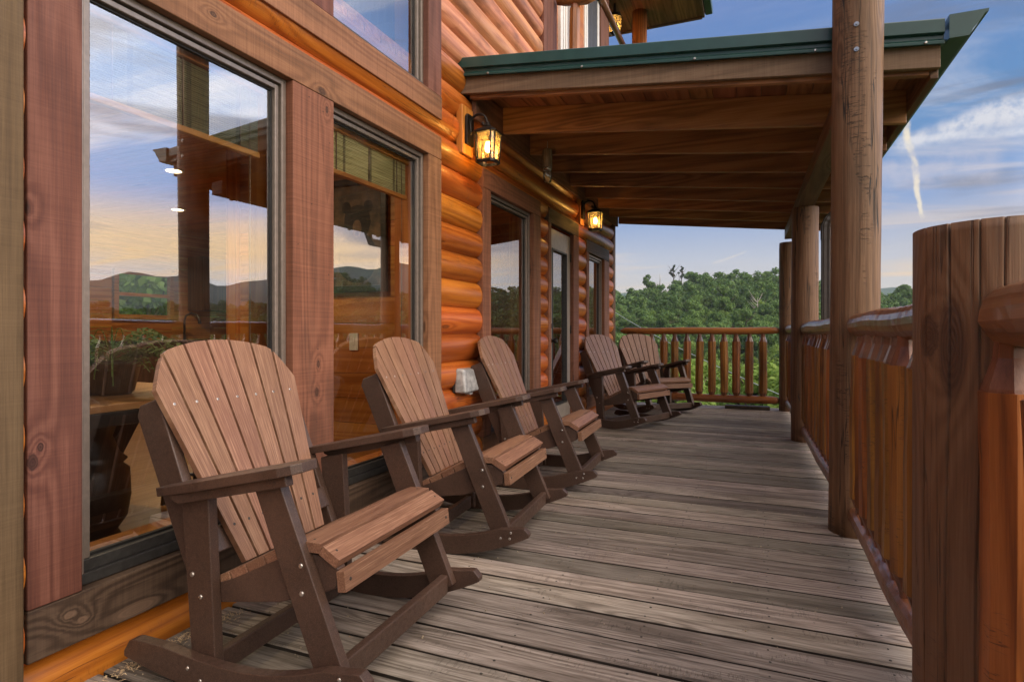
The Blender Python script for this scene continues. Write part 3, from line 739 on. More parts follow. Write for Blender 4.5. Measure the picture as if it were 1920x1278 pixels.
mb = MB(); mb.lathe([(.085, 0), (.10, .02), (.125, .14), (.135, .15), (.135, .165), (.115, .165)], (0, 0, 0), 20); mb.build('pot', M['pot'], fe)
mb = MB(); rf = random.Random(11)
for k in range(34):
    az = rf.uniform(0, 6.283); L = rf.uniform(.26, .48); lift = rf.uniform(.10, .42)
    d = Vector((math.cos(az), math.sin(az), 0)); side = Vector((-d.y, d.x, 0)); prev = None; rn = rf.random()
    for s in range(14):
        q = s/13; p = d*(L*q)+Vector((0, 0, .15+lift*1.9*q-lift*2.1*q*q))
        wd = .055*math.sin(math.pi*min(1, q*.85+.12))
        if s > 1:
            for sg in (-1, 1):
                a = p+side*sg*wd-d*.0+Vector((0, 0, -wd*.35)); tn = d*.010
                mb.add([p-tn, p+tn, a+tn*.5+d*.012, a-tn*.3+d*.012], [(0, 1, 2, 3)], rn)
        if prev is not None: mb.add([prev-side*.002, prev+side*.002, p+side*.002, p-side*.002], [(0, 1, 2, 3)], rn)
        prev = p
mb.build('fronds', M['fern'], fe)

# ------------------------------------------------------------------ outlet cover on the wall
oc = thing('outlet_cover', 'cloudy white outlet cover box on the log wall behind the chairs', 'outlet cover', None, (XB, 3.72, .735))
mb = MB(); mb.hexa([(-.01, -.125, -.085), (.075, -.115, -.085), (.085, .085, -.078), (-.01, .115, -.085), (-.01, -.11, .085), (.050, -.095, .080), (.055, .055, .070), (-.01, .10, .085)])
mb.build('hood', M['frost'], oc, bevel=.016, seg=3)
mb = MB(); mb.box(-.03, -.0105, -.115, .13, -.085, .085); mb.build('back_plate', M['screwdark'], oc, bevel=.006)
mb = MB(); mb.box(.02, .06, -.02, .025, -.102, -.0855); mb.build('latch', M['frost'], oc, bevel=.004)

# ------------------------------------------------------------------ wall lanterns
def lantern(y, label, boardw):
    t = thing('wall_lantern', label, 'lantern', 'lit lanterns on the porch wall', (-1.885, y, 2.36))
    mb = MB(); mb.box(-.05, .0, -boardw/2, boardw/2, -.05, .29, rr()); mb.build('mount_board', M['pine_z'], t, bevel=.006)
    mb = MB(); mb.prism([(-.055, .02), (.055, .02), (.055, .21), (.035, .235), (-.035, .235), (-.055, .21)], .0005, .022, 'x'); mb.build('back_plate', M['lantern'], t, bevel=.005)
    mb = MB(); pts = []
    for k in range(17):
        a = math.pi*(1.0-k/16*1.12)
        pts.append((.082+.062*math.cos(a)*1.05, 0, .165+.065*math.sin(a)))
    mb.tube([(.02, 0, .09), (.021, 0, .13)]+pts, .0095, 10)
    mb.tube([(.146, 0, .165), (.135, 0, .148), (.120, 0, .150), (.114, 0, .162), (.122, 0, .172)], [.009, .009, .010, .011, .009], 8)
    mb.build('scroll_arm', M['lantern'], t)
    C = (.155, 0)
    def ring(w, ch): return [(C[0]+sx*a, C[1]+sy*b) for sx, sy, a, b in ((1, -1, w-ch, w), (1, -1, w, w-ch), (1, 1, w, w-ch), (1, 1, w-ch, w), (-1, 1, w-ch, w), (-1, 1, w, w-ch), (-1, -1, w, w-ch), (-1, -1, w-ch, w))]
    mb = MB()
    lev = [(.088, .026, .078), (.090, .026, .088), (.070, .02, .105), (.042, .014, .122), (.020, .008, .134)]
    vs = []
    for w, ch, z in lev: vs += [(p[0], p[1], z) for p in ring(w, ch)]
    fs = [tuple(reversed(range(8)))]+[(i*8+k, i*8+(k+1) % 8, (i+1)*8+(k+1) % 8, (i+1)*8+k) for i in range(len(lev)-1) for k in range(8)]+[tuple(32+k for k in range(8))]
    mb.add(vs, fs); mb.lathe([(.02, .13), (.026, .14), (.012, .152), (.016, .162), (.004, .172)], (C[0], C[1], 0), 10)
    mb.build('cap', M['lantern'], t, bevel=.002)
    top, bot = ring(.076, .022), ring(.066, .02)
    mb = MB()
    for k in range(8):
        a, b = top[k], bot[k]
        mb.tube([(b[0], b[1], -.11), (a[0], a[1], .079)], .0052, 6)
    vs = []
    for w, ch, z in ((.060, .018, -.1245), (.071, .021, -.12), (.071, .021, -.104), (.056, .017, -.104), (.056, .017, -.1245)): vs += [(p[0], p[1], z) for p in ring(w, ch)]
    mb.add(vs, [(i*8+k, i*8+(k+1) % 8, (i+1)*8+(k+1) % 8, (i+1)*8+k) for i in range(4) for k in range(8)])
    mb.build('cage', M['lantern'], t)
    mb = MB(); vs = [(p[0], p[1], -.105) for p in ring(.064, .0195)]+[(p[0], p[1], .078) for p in ring(.074, .0215)]
    mb.add(vs, [(k, (k+1) % 8, 8+(k+1) % 8, 8+k) for k in range(8)]); mb.build('glass', M['amber'], t)
    mb = MB(); mb.lathe([(.012, .075), (.013, .035), (.015, .03)], (C[0], C[1], 0), 10); mb.build('socket', M['lantern'], t)
    mb = MB(); mb.lathe([(.004, -.045), (.016, -.038), (.022, -.02), (.020, .005), (.012, .028)], (C[0], C[1], 0), 14); mb.build('bulb', M['bulb'], t)
    l = bpy.data.lights.new('lantern_lamp', 'POINT'); l.energy = 17; l.color = (1, .62, .24); l.shadow_soft_size = .024
    lo = bpy.data.objects.new('lantern_lamp', l); COL.objects.link(lo); lo.parent = t; lo.location = (C[0], C[1], -.01)
    return t
lantern(3.745, 'larger nearer black lantern with glowing amber glass on a wooden mount board', .17)
lantern(6.70, 'farther black lantern with glowing amber glass between door and corner window', .15)

# ------------------------------------------------------------------ bee trap hanging under the rafters
bt = thing('bee_trap', 'weathered wood block with a glass jar below hanging from a rafter', 'bee trap', None, (-1.675, 4.85, 2.36))
mb = MB(); mb.lathe([(.036, .125), (.043, .13), (.044, .2), (.042, .27), (.036, .285)], (0, 0, 0), 14, jit=.05); mb.build('wood_block', M['bark'], bt)
mb = MB(); mb.lathe([(.030, 0), (.036, .006), (.037, .08), (.030, .105), (.030, .124)], (0, 0, 0), 18); mb.build('jar', M['glass_clear'], bt)
mb = MB(); mb.lathe([(.034, .104), (.034, .126)], (0, 0, 0), 18); mb.build('jar_lid', M['screw'], bt)
mb = MB(); mb.tube([(0, 0, .28), (0, 0, .36)], .003, 6); mb.build('hook', M['screw'], bt)

# ------------------------------------------------------------------ porch roof
roof = thing('porch_roof', 'shed porch roof with brown rafters and green metal edge', 'porch roof')
SL = .104; YF, YE = 3.76, 8.62
def rz(x, z0=2.89): return z0-SL*(x+1.95)      # top of rafters
XE = .895
def slope_board(name, y0, y1, dz0, dz1, x0, x1, mat, parent, bevel=.004, rnd=None, label=None):
    mb = MB(); r = rr() if rnd is None else rnd
    mb.hexa([(x0, y0, rz(x0)+dz0), (x1, y0, rz(x1)+dz0), (x1, y1, rz(x1)+dz0), (x0, y1, rz(x0)+dz0),
             (x0, y0, rz(x0)+dz1), (x1, y0, rz(x1)+dz1), (x1, y1, rz(x1)+dz1), (x0, y1, rz(x0)+dz1)], r)
    return mb.build(name, mat, parent, bevel=bevel, label=label)
slope_board('fascia', YF, YF+.04, -.128, 0, -1.955, XE, M['fascia'], roof, label='weathered brown board along the front edge of the roof')
slope_board('rafter', YF+.042, YF+.082, -.150, -.03, -1.90, XE-.04, M['rafter'], roof)
yr = YF+.57
while yr < YE-.3:
    slope_board('rafter', yr, yr+.042, -.235, -.03, -1.87, XE-.04, M['rafter'], roof); yr += .61
slope_board('rafter', YE-.045, YE, -.235, -.03, -1.87, XE-.04, M['rafter'], roof)
slope_board('fascia', YE+.002, YE+.03, -.128, 0, -1.955, XE, M['fascia'], roof)
mb = MB(); x = -1.95
while x < XE-.01:
    x2 = min(x+.152, XE); r = rr()
    mb.hexa([(x, YF+.041, rz(x)-.028), (x2-.004, YF+.041, rz(x2)-.028), (x2-.004, YE, rz(x2)-.028), (x, YE, rz(x)-.028),
             (x, YF+.041, rz(x)-.004), (x2-.004, YF+.041, rz(x2)-.004), (x2-.004, YE, rz(x2)-.004), (x, YE, rz(x)-.004)], r); x = x2
mb.build('sheathing', M['sheath'], roof)
mb = MB(); mb.box(-1.905, -1.872, YF+.084, YE-.046, 2.60, 2.835, .4); mb.build('ledger', M['trim']['Y'], roof, bevel=.004)
slope_board('subfascia', YF+.042, YE, -.17, -.03, XE-.038, XE, M['beam'], roof)
# metal: sheet with ribs, rake trim
mb = MB()
mb.hexa([(-1.96, YF-.01, rz(-1.96)+.002), (XE+.03, YF-.01, rz(XE+.03)+.002), (XE+.03, YE+.04, rz(XE+.03)+.002), (-1.96, YE+.04, rz(-1.96)+.002),
         (-1.96, YF-.01, rz(-1.96)+.012), (XE+.03, YF-.01, rz(XE+.03)+.012), (XE+.03, YE+.04, rz(XE+.03)+.012), (-1.96, YE+.04, rz(-1.96)+.012)])
y = YF+.25
while y < YE:
    mb.hexa([(-1.96, y, rz(-1.96)+.0125), (XE+.03, y, rz(XE+.03)+.0125), (XE+.03, y+.05, rz(XE+.03)+.0125), (-1.96, y+.05, rz(-1.96)+.0125),
             (-1.96, y+.012, rz(-1.96)+.035), (XE+.03, y+.012, rz(XE+.03)+.035), (XE+.03, y+.038, rz(XE+.03)+.035), (-1.96, y+.038, rz(-1.96)+.035)]); y += .23
mb.build('metal_sheet', M['green'], roof)
mb = MB()
prof = [(YF-.012, -.012), (YF-.034, -.018), (YF-.036, -.002), (YF-.016, .014), (YF-.016, .034), (YF-.040, .040), (YF-.040, .108), (YF-.034, .114), (YF+.10, .114), (YF+.10, .104), (YF-.0005, .104), (YF-.0005, -.012)]
n = len(prof); vs = []
for x in (-1.958, XE+.01): vs += [(x, p[0], rz(x)+p[1]) for p in prof]
mb.add(vs, [tuple(range(n)), tuple(reversed(range(n, 2*n)))]+[(i, n+i, n+(i+1) % n, (i+1) % n) for i in range(n)])
for x in (-1.72, -1.05, -.35, .3, .82): mb.disc((x, YF-.037, rz(x)-.009), (0, -1, 0), .008, .006, 8, 1)
mb.build('rake_trim', [M['green'], M['screw']], roof, bevel=.002)
# gutter
gt = MB(); gx = XE+.025; gz = 2.713
gprof = [(gx, gz-.122), (gx+.085, gz-.122), (gx+.092, gz-.112), (gx+.10, gz-.09), (gx+.125, gz-.062), (gx+.145, gz-.03), (gx+.150, gz-.02), (gx+.165, gz-.016), (gx+.168, gz), (gx+.150, gz), (gx+.150, gz-.008),
         (gx+.142, gz-.012), (gx+.12, gz-.055), (gx+.095, gz-.085), (gx+.084, gz-.116), (gx+.004, gz-.116), (gx+.004, gz), (gx, gz)]
n = len(gprof); vs = []
for yv in (YF-.05, YE+.04): vs += [(p[0], yv, p[1]) for p in gprof]
gt.add(vs, [(i, n+i, n+(i+1) % n, (i+1) % n) for i in range(n)])
cap = [p for p in gprof[:10]]+[(gx, gz)]
for yv, s in ((YF-.054, 1), (YE+.04, -1)):
    m_ = len(cap); vs = [(p[0], yv, p[1]) for p in cap]+[(p[0], yv+.004, p[1]) for p in cap]
    gt.add(vs, [tuple(range(m_)), tuple(reversed(range(m_, 2*m_)))]+[(i, m_+i, m_+(i+1) % m_, (i+1) % m_) for i in range(m_)])
gt.build('gutter', M['green'], roof)
# beam on the posts
mb = MB(); mb.hexa([(.405, 3.76+.09, 2.285), (.53, 3.76+.09, 2.285), (.49, YE-.05, 2.285), (.33, YE-.05, 2.285), (.405, 3.76+.09, rz(.405)-.237), (.53, 3.76+.09, rz(.53)-.237), (.49, YE-.05, rz(.49)-.237), (.33, YE-.05, rz(.33)-.237)], .3)
mb.build('beam', M['beam'], roof, bevel=.005)
# downspout
ds = thing('downspout', 'ribbed dark brown downspout with a curved elbow behind the tall post', 'downspout')
mb = MB()
def dprof(c, u, v, n=28, w=.05, d=.04):
    out = []
    for k in range(n):
        a = 2*math.pi*k/n; ca, sa = math.cos(a), math.sin(a)
        sx = math.copysign(abs(ca)**.45, ca)*w; sy = math.copysign(abs(sa)**.45, sa)*d
        g = 1-.09*(k % 2)
        out.append(Vector(c)+Vector(u)*sx*g+Vector(v)*sy*g)
    return out
path = [((.645, 6.75, -.3), (1, 0, 0)), ((.645, 6.75, 1.0), (1, 0, 0)), ((.645, 6.75, 2.12), (1, 0, 0))]
for k in range(1, 8):
    a = k/7*R(72); path.append(((.645+.14*(1-math.cos(a)), 6.75, 2.12+.14*math.sin(a)), (math.cos(a), 0, -math.sin(a))))
e = path[-1][0]; path.append(((.93, 6.75, e[2]+.045), (math.cos(R(72)), 0, -math.sin(R(72))))); path.append(((1.0, 6.75, 2.50), (1, 0, 0))); path.append(((1.0, 6.75, 2.595), (1, 0, 0)))
vs = []
for i, (c, u) in enumerate(path): vs += dprof(c, u, (0, 1, 0), w=.05*(1.06 if i in (3, 5, 7) else 1), d=.042*(1.06 if i in (3, 5, 7) else 1))
n = 28
mb.add(vs, [(i*n+k, i*n+(k+1) % n, (i+1)*n+(k+1) % n, (i+1)*n+k) for i in range(len(path)-1) for k in range(n)], smooth=False)
mb.build('pipe', M['downspout'], ds)
mb = MB(); vs = dprof((.645, 6.75, 2.0), (1, 0, 0), (0, 1, 0), w=.054, d=.046)+dprof((.645, 6.75, 2.11), (1, 0, 0), (0, 1, 0), w=.054, d=.046)
mb.add(vs, [(k, (k+1) % n, n+(k+1) % n, n+k) for k in range(n)]); mb.build('collar', M['downspout'], ds)

# ------------------------------------------------------------------ posts
def post(x, y, z1, r, name, label, mat, n=28, lean=(0, 0), zb=-.02, group=None, rings=26, jit=.012):
    mb = MB(); rs = random.Random(int(x*1000+y*77))
    pts, rad = [], []
    for i in range(rings):
        t = i/(rings-1); z = zb+(z1-zb)*t
        pts.append((lean[0]*t+.004*math.sin(3*t+x*9), lean[1]*t, z)); rad.append(r*(1+.02*math.sin(5*t+y)))
    if z1 < 3: rad[-1] = r*.975; pts.insert(-1, (pts[-1][0], pts[-1][1], z1-.008)); rad.insert(-1, r)
    mb.tube(pts, rad, n, rnd=rs.random(), jit=jit, seed=int(y*100))
    t = thing(name, label, 'post', group, (x, y, 0))
    o = mb.build('shaft', mat, t)
    return t, o
PTS = [(.487, 1.73), (.478, 3.635), (.432, 6.48), (.392, 8.85)]
# newel with real checks: ring of wedge columns separated by open cracks
def newel(x, y, z1, r):
    t = thing('newel_post', 'thick short log newel post with deep vertical cracks nearest the camera', 'post', None, (x, y, 0))
    mb = MB(); n = 420; rsn = random.Random(5)
    cracks = [(R(222), .0045, .02), (R(243), .0022, .010), (R(258), .0020, .010), (R(281), .0085, .05), (R(200), .0018, .010), (R(330), .006, .04), (R(60), .008, .05), (R(120), .006, .04)]
    nz = 60; vs = []
    for i in range(nz+1):
        z = -.02+(z1+.02)*i/nz
        for k in range(n):
            a = 2*math.pi*k/n
            rad = r*(1+.012*math.sin(3*a+1)+.008*math.sin(7*a+z*1.3))
            for (ca, w, d) in cracks:
                c2 = ca+.03*math.sin(z*3.1+ca)+.012*math.sin(z*9+ca*3)
                da = abs((a-c2+math.pi) % (2*math.pi)-math.pi)*r
                ww = w*(.55+.45*math.sin(z*1.9+ca))
                wm = max(ww, .0016)
                if da < wm: rad -= d*max(0, 1-(da/wm)**2)*(.5+.5*min(1, ww/w+.2))
            zz = z
            if i == nz: zz = z+.003*math.sin(a+.6)
            vs.append((rad*math.cos(a), rad*math.sin(a), zz))
    fs = [(i*n+k, i*n+(k+1) % n, (i+1)*n+(k+1) % n, (i+1)*n+k) for i in range(nz) for k in range(n)]
    mb.add(vs, fs, .37, 0, True)
    o = len(mb.v); mb.v.append((0, 0, z1-.002))
    for k in range(n):
        mb.f.append((nz*n+k, nz*n+(k+1) % n, o)); mb.r.append(.37); mb.mi.append(0); mb.sm.append(False)
    mb.build('shaft', M['newel'], t)
    return t
newel(.480, 1.60, 1.30, .150)
p2, o2 = post(PTS[1][0], PTS[1][1], 4.4, .12, 'log_post', 'tall thick weathered log post rising past the porch roof edge', M['post'], lean=(.03, 0), group='log posts along the porch railing')
for z in (2.53, 2.66):
    mb = MB(); mb.disc((-.02+.016, -.119, z-.0), (-.15, -1, 0), .014, .005, 12); mb.disc((-.02+.016, -.122, z), (-.15, -1, 0), .007, .008, 6)
    mb.build('bolt', M['screw'], p2)
post(PTS[2][0], PTS[2][1], 2.285, .122, 'log_post', 'second log post from the far end holding the roof beam, beside the downspout', M['post'], group='log posts along the porch railing')
post(PTS[3][0], PTS[3][1], 2.275, .118, 'log_post', 'farthest log post at the deck corner', M['post'], group='log posts along the porch railing')

# ------------------------------------------------------------------ railings
BAL = {}
def baluster_mesh(seed):
    mb = MB(); rs = random.Random(seed)
    prof = [(.028, .13), (.03, .185), (.049, .238), (.0535, .246)]
    mb.tube([(0, 0, z) for r, z in prof], [r for r, z in prof], 8, mat=1, rnd=rs.random(), smooth=False, jit=.045, seed=seed)
    zz = np.linspace(.246, .955, 10); 
    mb.tube([(.003*math.sin(z*5+seed), .002*math.cos(z*4+seed), z) for z in zz], [(.0555)*(1+.025*math.sin(z*9+seed)+rs.uniform(-.01, .01)) for z in zz], 8, mat=0, rnd=rs.random(), jit=.045, seed=seed, smooth=False)
    prof = [(.0525, .955), (.050, .962), (.031, 1.02), (.028, 1.07)]
    mb.tube([(0, 0, z) for r, z in prof], [r for r, z in prof], 8, mat=1, rnd=rs.random(), smooth=False, jit=.045, seed=seed)
    o = mb.build('baluster', [M['baluster'], M['tenon']])
    me = o.data; bpy.data.objects.remove(o); return me
bal_meshes = [baluster_mesh(s) for s in range(9)]
def rail_mb(a, b, z, r, seed, taper=.12, n=17, jit=.036, knobs=True):
    a, b = Vector((*a, z)), Vector((*b, z)); L = (b-a).length; mb = MB(); rs = random.Random(seed)
    m = max(8, int(L/.036)); pts, rad = [], []
    for i in range(m+1):
        t = i/m; d = min(t, 1-t)*L
        k = 1.0 if d > taper else (.42+.58*math.sqrt(max(0, 1-(1-d/taper)**2)))
        if d < .02 and taper > 0: k = .40
        pts.append(a.lerp(b, t)+Vector((.004*math.sin(t*9+seed), 0, .003*math.sin(t*13+seed)))); rad.append(r*k*(1+rs.uniform(-.02, .02)))
    mb.tube(pts, rad, n, rnd=rs.random(), jit=jit, seed=seed, smooth=False)
    return mb
def railing(name, label, a, b, zt, zb, mat, first, last, spacing=.166, rt=.058, rb=.053, seed=0, taper=.10, matb=None):
    t = thing(name, label, 'railing', 'log railings around the porch')
    rail_mb(a, b, zt, rt, seed+1, taper).build('top_rail', mat, t)
    rail_mb(a, b, zb, rb, seed+2, taper).build('bottom_rail', matb or mat, t)
    A, B = Vector((*a, 0)), Vector((*b, 0)); L = (B-A).length
    d = first; i = 0; rs = random.Random(seed)
    while d < L-last:
        p = A.lerp(B, d/L)
        o = bpy.data.objects.new('baluster', bal_meshes[(i*4+seed) % len(bal_meshes)]); COL.objects.link(o); o.parent = t
        o.location = (p.x+rs.uniform(-.004, .004), p.y+rs.uniform(-.006, .006), zt-1.105); o.rotation_euler = (rs.uniform(-.008, .008), rs.uniform(-.008, .008), rs.uniform(0, 6.28))
        d += spacing; i += 1
    return t
def between(i, j, g0=.10, g1=.10):
    a, b = Vector(PTS[i]), Vector(PTS[j]); d = (b-a).normalized()
    return tuple(a+d*g0), tuple(b-d*g1)
a, b = (.466, -1.2), (.466, 1.478)
railing('log_railing', 'nearest log railing section, beside the cracked newel post at the right edge', a, b, 1.105, .125, M['rail'], .13, .03, seed=3, rt=.064, taper=.05)
a, b = between(0, 1, .03); railing('log_railing', 'glossy log railing section between the cracked newel and the tall post', a, b, 1.105, .125, M['rail'], .12, .08, seed=11, rt=.06)
a, b = between(1, 2); railing('log_railing', 'log railing section right behind the tall post, ending at the downspout post', a, b, 1.105, .125, M['rail'], .12, .08, seed=23)
a, b = between(2, 3); railing('log_railing', 'short farthest side railing section next to the corner post', a, b, 1.105, .125, M['rail'], .12, .08, seed=37)
a, b = (-1.90, 8.86), (PTS[3][0]-.10, 8.86); railing('log_railing', 'end railing across the far end of the porch in front of the forest', a, b, 1.085, .135, M['rail_x'], .13, .08, spacing=.167, rt=.05, rb=.055, seed=51, taper=.16)
# plank end block under end rail
mb = MB(); mb.box(-.42, .16, 8.80, 8.95, .002, .045); tag(mb.build('rail_support_block', M['block'], bevel=.006), 'dark wooden block lying on the deck under the end railing', 'block')

# ------------------------------------------------------------------ rocking chair
def rocking_chair():
    t = thing('rocking_chair', '', 'rocking chair', 'brown and tan adirondack rocking chairs on the porch')
    fb = M['frame_brown']; UC = -.385
    rb = lambda u: (u-UC)**2/(2*(.92 if u > UC else 1.9))
    LO, LI, RO = .347, .313, .384          # leg faces and rocker outer face
    for s in (-1, 1):
        us = np.linspace(-.81, .092, 40)
        low = [(u, rb(u)) for u in us]
        top = []
        for u in us[::-1]:
            e = max(0.0, min(1.0, (u+.81)/.16, (.092-u)/.13))
            th = .088-.022*max(0, min(1, (u+.05)/.15))
            k = max(0.0, min((u+.81)/.05, (.092-u)/.04, 1.0))
            top.append((u, rb(u)+.016+(th-.016)*(.62+.38*e)*math.sqrt(max(0, 1-(1-k)**2))))
        mb = MB(); mb.prism(low+top, s*.348, s*RO)
        for u, dz in ((-.045, .045), (.005, .055), (.0, .03), (-.54, .055), (-.49, .03)): mb.disc((u, s*RO, rb(u)+dz), (0, s, 0), .0075, .003, 8, 1)
        mb.build('rocker', [fb, M['screw']], t, bevel=.006)
        mb = MB(); mb.prism([(-.088, .072), (.0, .112), (-.232, .640), (-.322, .614)], s*LI, s*LO)
        for u, z in ((-.152, .408), (-.149, .330)): mb.disc((u, s*LO, z), (0, s, 0), .009, .005, 8, 1)
        mb.build('leg', [fb, M['screw']], t, bevel=.005)
        mb = MB(); mb.prism([(-.562, .03), (-.468, .014), (-.500, .574), (-.607, .550)], s*LI, s*LO)
        for u, z in ((-.562, .326), (-.528, .262)): mb.disc((u, s*LO, z), (0, s, 0), .009, .005, 8, 1)
        mb.build('leg', [fb, M['screw']], t, bevel=.005)
        # arm: plan outline with rounded front, tilted, with apron underneath
        th = math.atan2(.120, .551); L = .575
        oy, iy = s*.402, s*.268
        outl = [(0, s*.365), (0, s*.305), (.05, s*.285), (.22, iy), (L-.06, iy), (L-.02, iy+s*.012), (L, iy+s*.035), (L, oy-s*.035), (L-.02, oy-s*.012), (L-.06, oy), (.22, oy), (.05, s*.38)]
        vs = []
        for hh in (0, .028):
            for (a, yv) in outl: vs.append((-.69+a*math.cos(th)-hh*math.sin(th), yv, .555+a*math.sin(th)+hh*math.cos(th)))
        n = len(outl); mb = MB()
        f1 = [tuple(range(n)), tuple(reversed(range(n, 2*n)))] if s > 0 else [tuple(reversed(range(n))), tuple(range(n, 2*n))]
        fs = f1+[((i+1) % n, i, n+i, n+(i+1) % n) if s > 0 else (i, (i+1) % n, n+(i+1) % n, n+i) for i in range(n)]
        mb.add(vs, fs)
        ap = []
        for a, hh in ((.07, 0), (.07, -.012), (.10, -.030), (L-.055, -.030), (L-.055, 0)): ap.append((-.69+a*math.cos(th)-hh*math.sin(th), .5545+a*math.sin(th)+hh*math.cos(th)))
        mb.prism(ap, s*.3475, s*.378)
        mb.disc((-.692, s*.335, .572), (-1, 0, 0), .008, .004, 8, 1)
        mb.build('armrest', [fb, M['screw']], t, bevel=.006)
        # side rail under the seat
        mb = MB(); mb.prism([(-.56, .225), (-.26, .272), (-.10, .325), (-.058, .345), (-.052, .40), (-.10, .428), (-.18, .432), (-.25, .408), (-.33, .370), (-.43, .322), (-.52, .288)], s*.277, s*.3125)
        mb.build('side_rail', fb, t, bevel=.004)
        # upright behind the back
        mb = MB(); mb.prism([(-.515, .285), (-.60, .25), (-.845, .79), (-.835, .825), (-.752, .855)], s*.277, s*.3125)
        mb.build('back_support', fb, t, bevel=.004)
    # seat slats: (front point, rear point) of the top face
    seat = [((-.040, .430), (-.096, .462)), ((-.106, .468), (-.183, .468)), ((-.189, .465), (-.250, .439)), ((-.256, .435), (-.318, .404)), ((-.324, .401), (-.386, .369)), ((-.392, .366), (-.450, .338)), ((-.456, .335), (-.508, .312))]
    T = .03
    for k, (a, b) in enumerate(seat):
        d = Vector((b[0]-a[0], b[1]-a[1])).normalized(); nn = Vector((d.y, -d.x))
        if nn.y > 0: nn = -nn
        poly = [a, b, (b[0]+nn.x*T, b[1]+nn.y*T), (a[0]+nn.x*T, a[1]+nn.y*T)]
        hw = .322 if k < 2 else .3115
        mb = MB(); mb.prism(poly, -hw, hw, rnd=rr())
        for s in (-1, 1):
            mb.disc(((a[0]+b[0])/2, s*.297, (a[1]+b[1])/2), (-nn.x, 0, -nn.y), .005, .0008, 8, 1)
        mb.build('seat_slat', [M['slat']['Y'], M['screwdark']], t, bevel=.006)
    mb = MB(); mb.prism([(-.018, .342), (-.046, .338), (-.052, .396), (-.024, .400)], -.322, .322, rnd=rr())
    for s in (-1, 1): mb.disc((-.0205, s*.297, .372), (1, 0, .1), .006, .001, 8, 1)
    mb.build('seat_slat', [M['slat']['Y'], M['screwdark']], t, bevel=.006)
    # back slats
    RC = R(24.6); B0 = Vector((-.505, .318)); ax = Vector((-math.sin(RC), math.cos(RC))); nn = Vector((math.cos(RC), math.sin(RC)))   # in (u,z)
    def bpos(w, l, h):
        dish = .10*w*w
        return (B0.x+ax.x*l+nn.x*(h+dish), w-.018, B0.y+ax.y*l+nn.y*(h+dish))
    ltop = lambda w: .785-.72*w*w-3.0*max(0, abs(w)-.235)**1.35
    NS = 7
    for k in range(NS):
        def bd(kk, l, sgn):
            c = (kk/NS-.5)*2
            return c*(.20+(.328-.20)*min(l, .9)/.63)+sgn*.0050
        mb = MB(); lv = [0, .1, .2, .3, .4, .5, .6]
        wl = lambda l: bd(k, l, 1); wr = lambda l: bd(k+1, l, -1)
        left = [(wl(l), l) for l in lv if l < ltop(wl(l))-.02]; right = [(wr(l), l) for l in lv if l < ltop(wr(l))-.02]
        lt = rt_ = .7
        for _ in range(12): lt = ltop(wl(lt)); rt_ = ltop(wr(rt_))
        tops = []
        for q in range(5):
            f = q/4; w_ = wl(lt)*(1-f)+wr(rt_)*f; tops.append((w_, ltop(w_) if 0 < q < 4 else (lt if q == 0 else rt_)))
        outl = left+tops+list(reversed(right))
        rn = rr()
        vs = [bpos(w, l, 0) for w, l in outl]+[bpos(w, l, .022) for w, l in outl]; n = len(outl)
        mb.add(vs, [tuple(range(n)), tuple(reversed(range(n, 2*n)))]+[(i, n+i, n+(i+1) % n, (i+1) % n) for i in range(n)], rn)
        mb.uv = {i: (outl[i % n][0]-(wl(outl[i % n][1])+wr(outl[i % n][1]))/2+k*.31, outl[i % n][1]) for i in range(2*n)}
        nv = (nn.x, 0, nn.y)
        for l in (.125, .555): mb.disc(bpos((wl(l)+wr(l))/2, l, .0222), nv, .0062, .0008, 8, 1 if l < .3 else 2)
        mb.build('back_slat', [M['slat']['UV'], M['screwdark'], M['screw']], t, bevel=.0045)
    for l in (.54, .10):
        mb = MB()
        a = bpos(0, l-.04, -.001); b = bpos(0, l+.04, -.001)
        mb.prism([(a[0], a[2]), (b[0], b[2]), (b[0]-nn.x*.026, b[2]-nn.y*.026), (a[0]-nn.x*.026, a[2]-nn.y*.026)], -.2765, .2765)
        mb.build('back_brace', fb, t, bevel=.004)
    for u in (-.035, -.50):
        mb = MB(); z = rb(u)+.012; mb.box(u-.015, u+.015, -.3125, .3125, z, z+.07); mb.build('stretcher', fb, t, bevel=.005)
    return t
chair = rocking_chair()
CH_POS = [(-1.053, 1.674, 2, 'nearest brown and tan rocking chair, large in the foreground'),
          (-1.085, 2.92, 3.5, 'rocking chair in front of the bear picture window, second nearest'),
          (-1.075, 4.16, 2.5, 'rocking chair beside the white outlet cover on the log wall'),
          (-1.03, 6.70, -22, 'rocking chair just past the glazed door'),
          (-.99, 7.82, -44, 'farthest rocking chair, next to the end railing')]
for i, (x, y, a, lb) in enumerate(CH_POS):
    c = chair if i == 0 else copy_tree(chair)
    c.location = (x, y, .001); c.rotation_euler = (0, 0, R(a)); c['label'] = lb

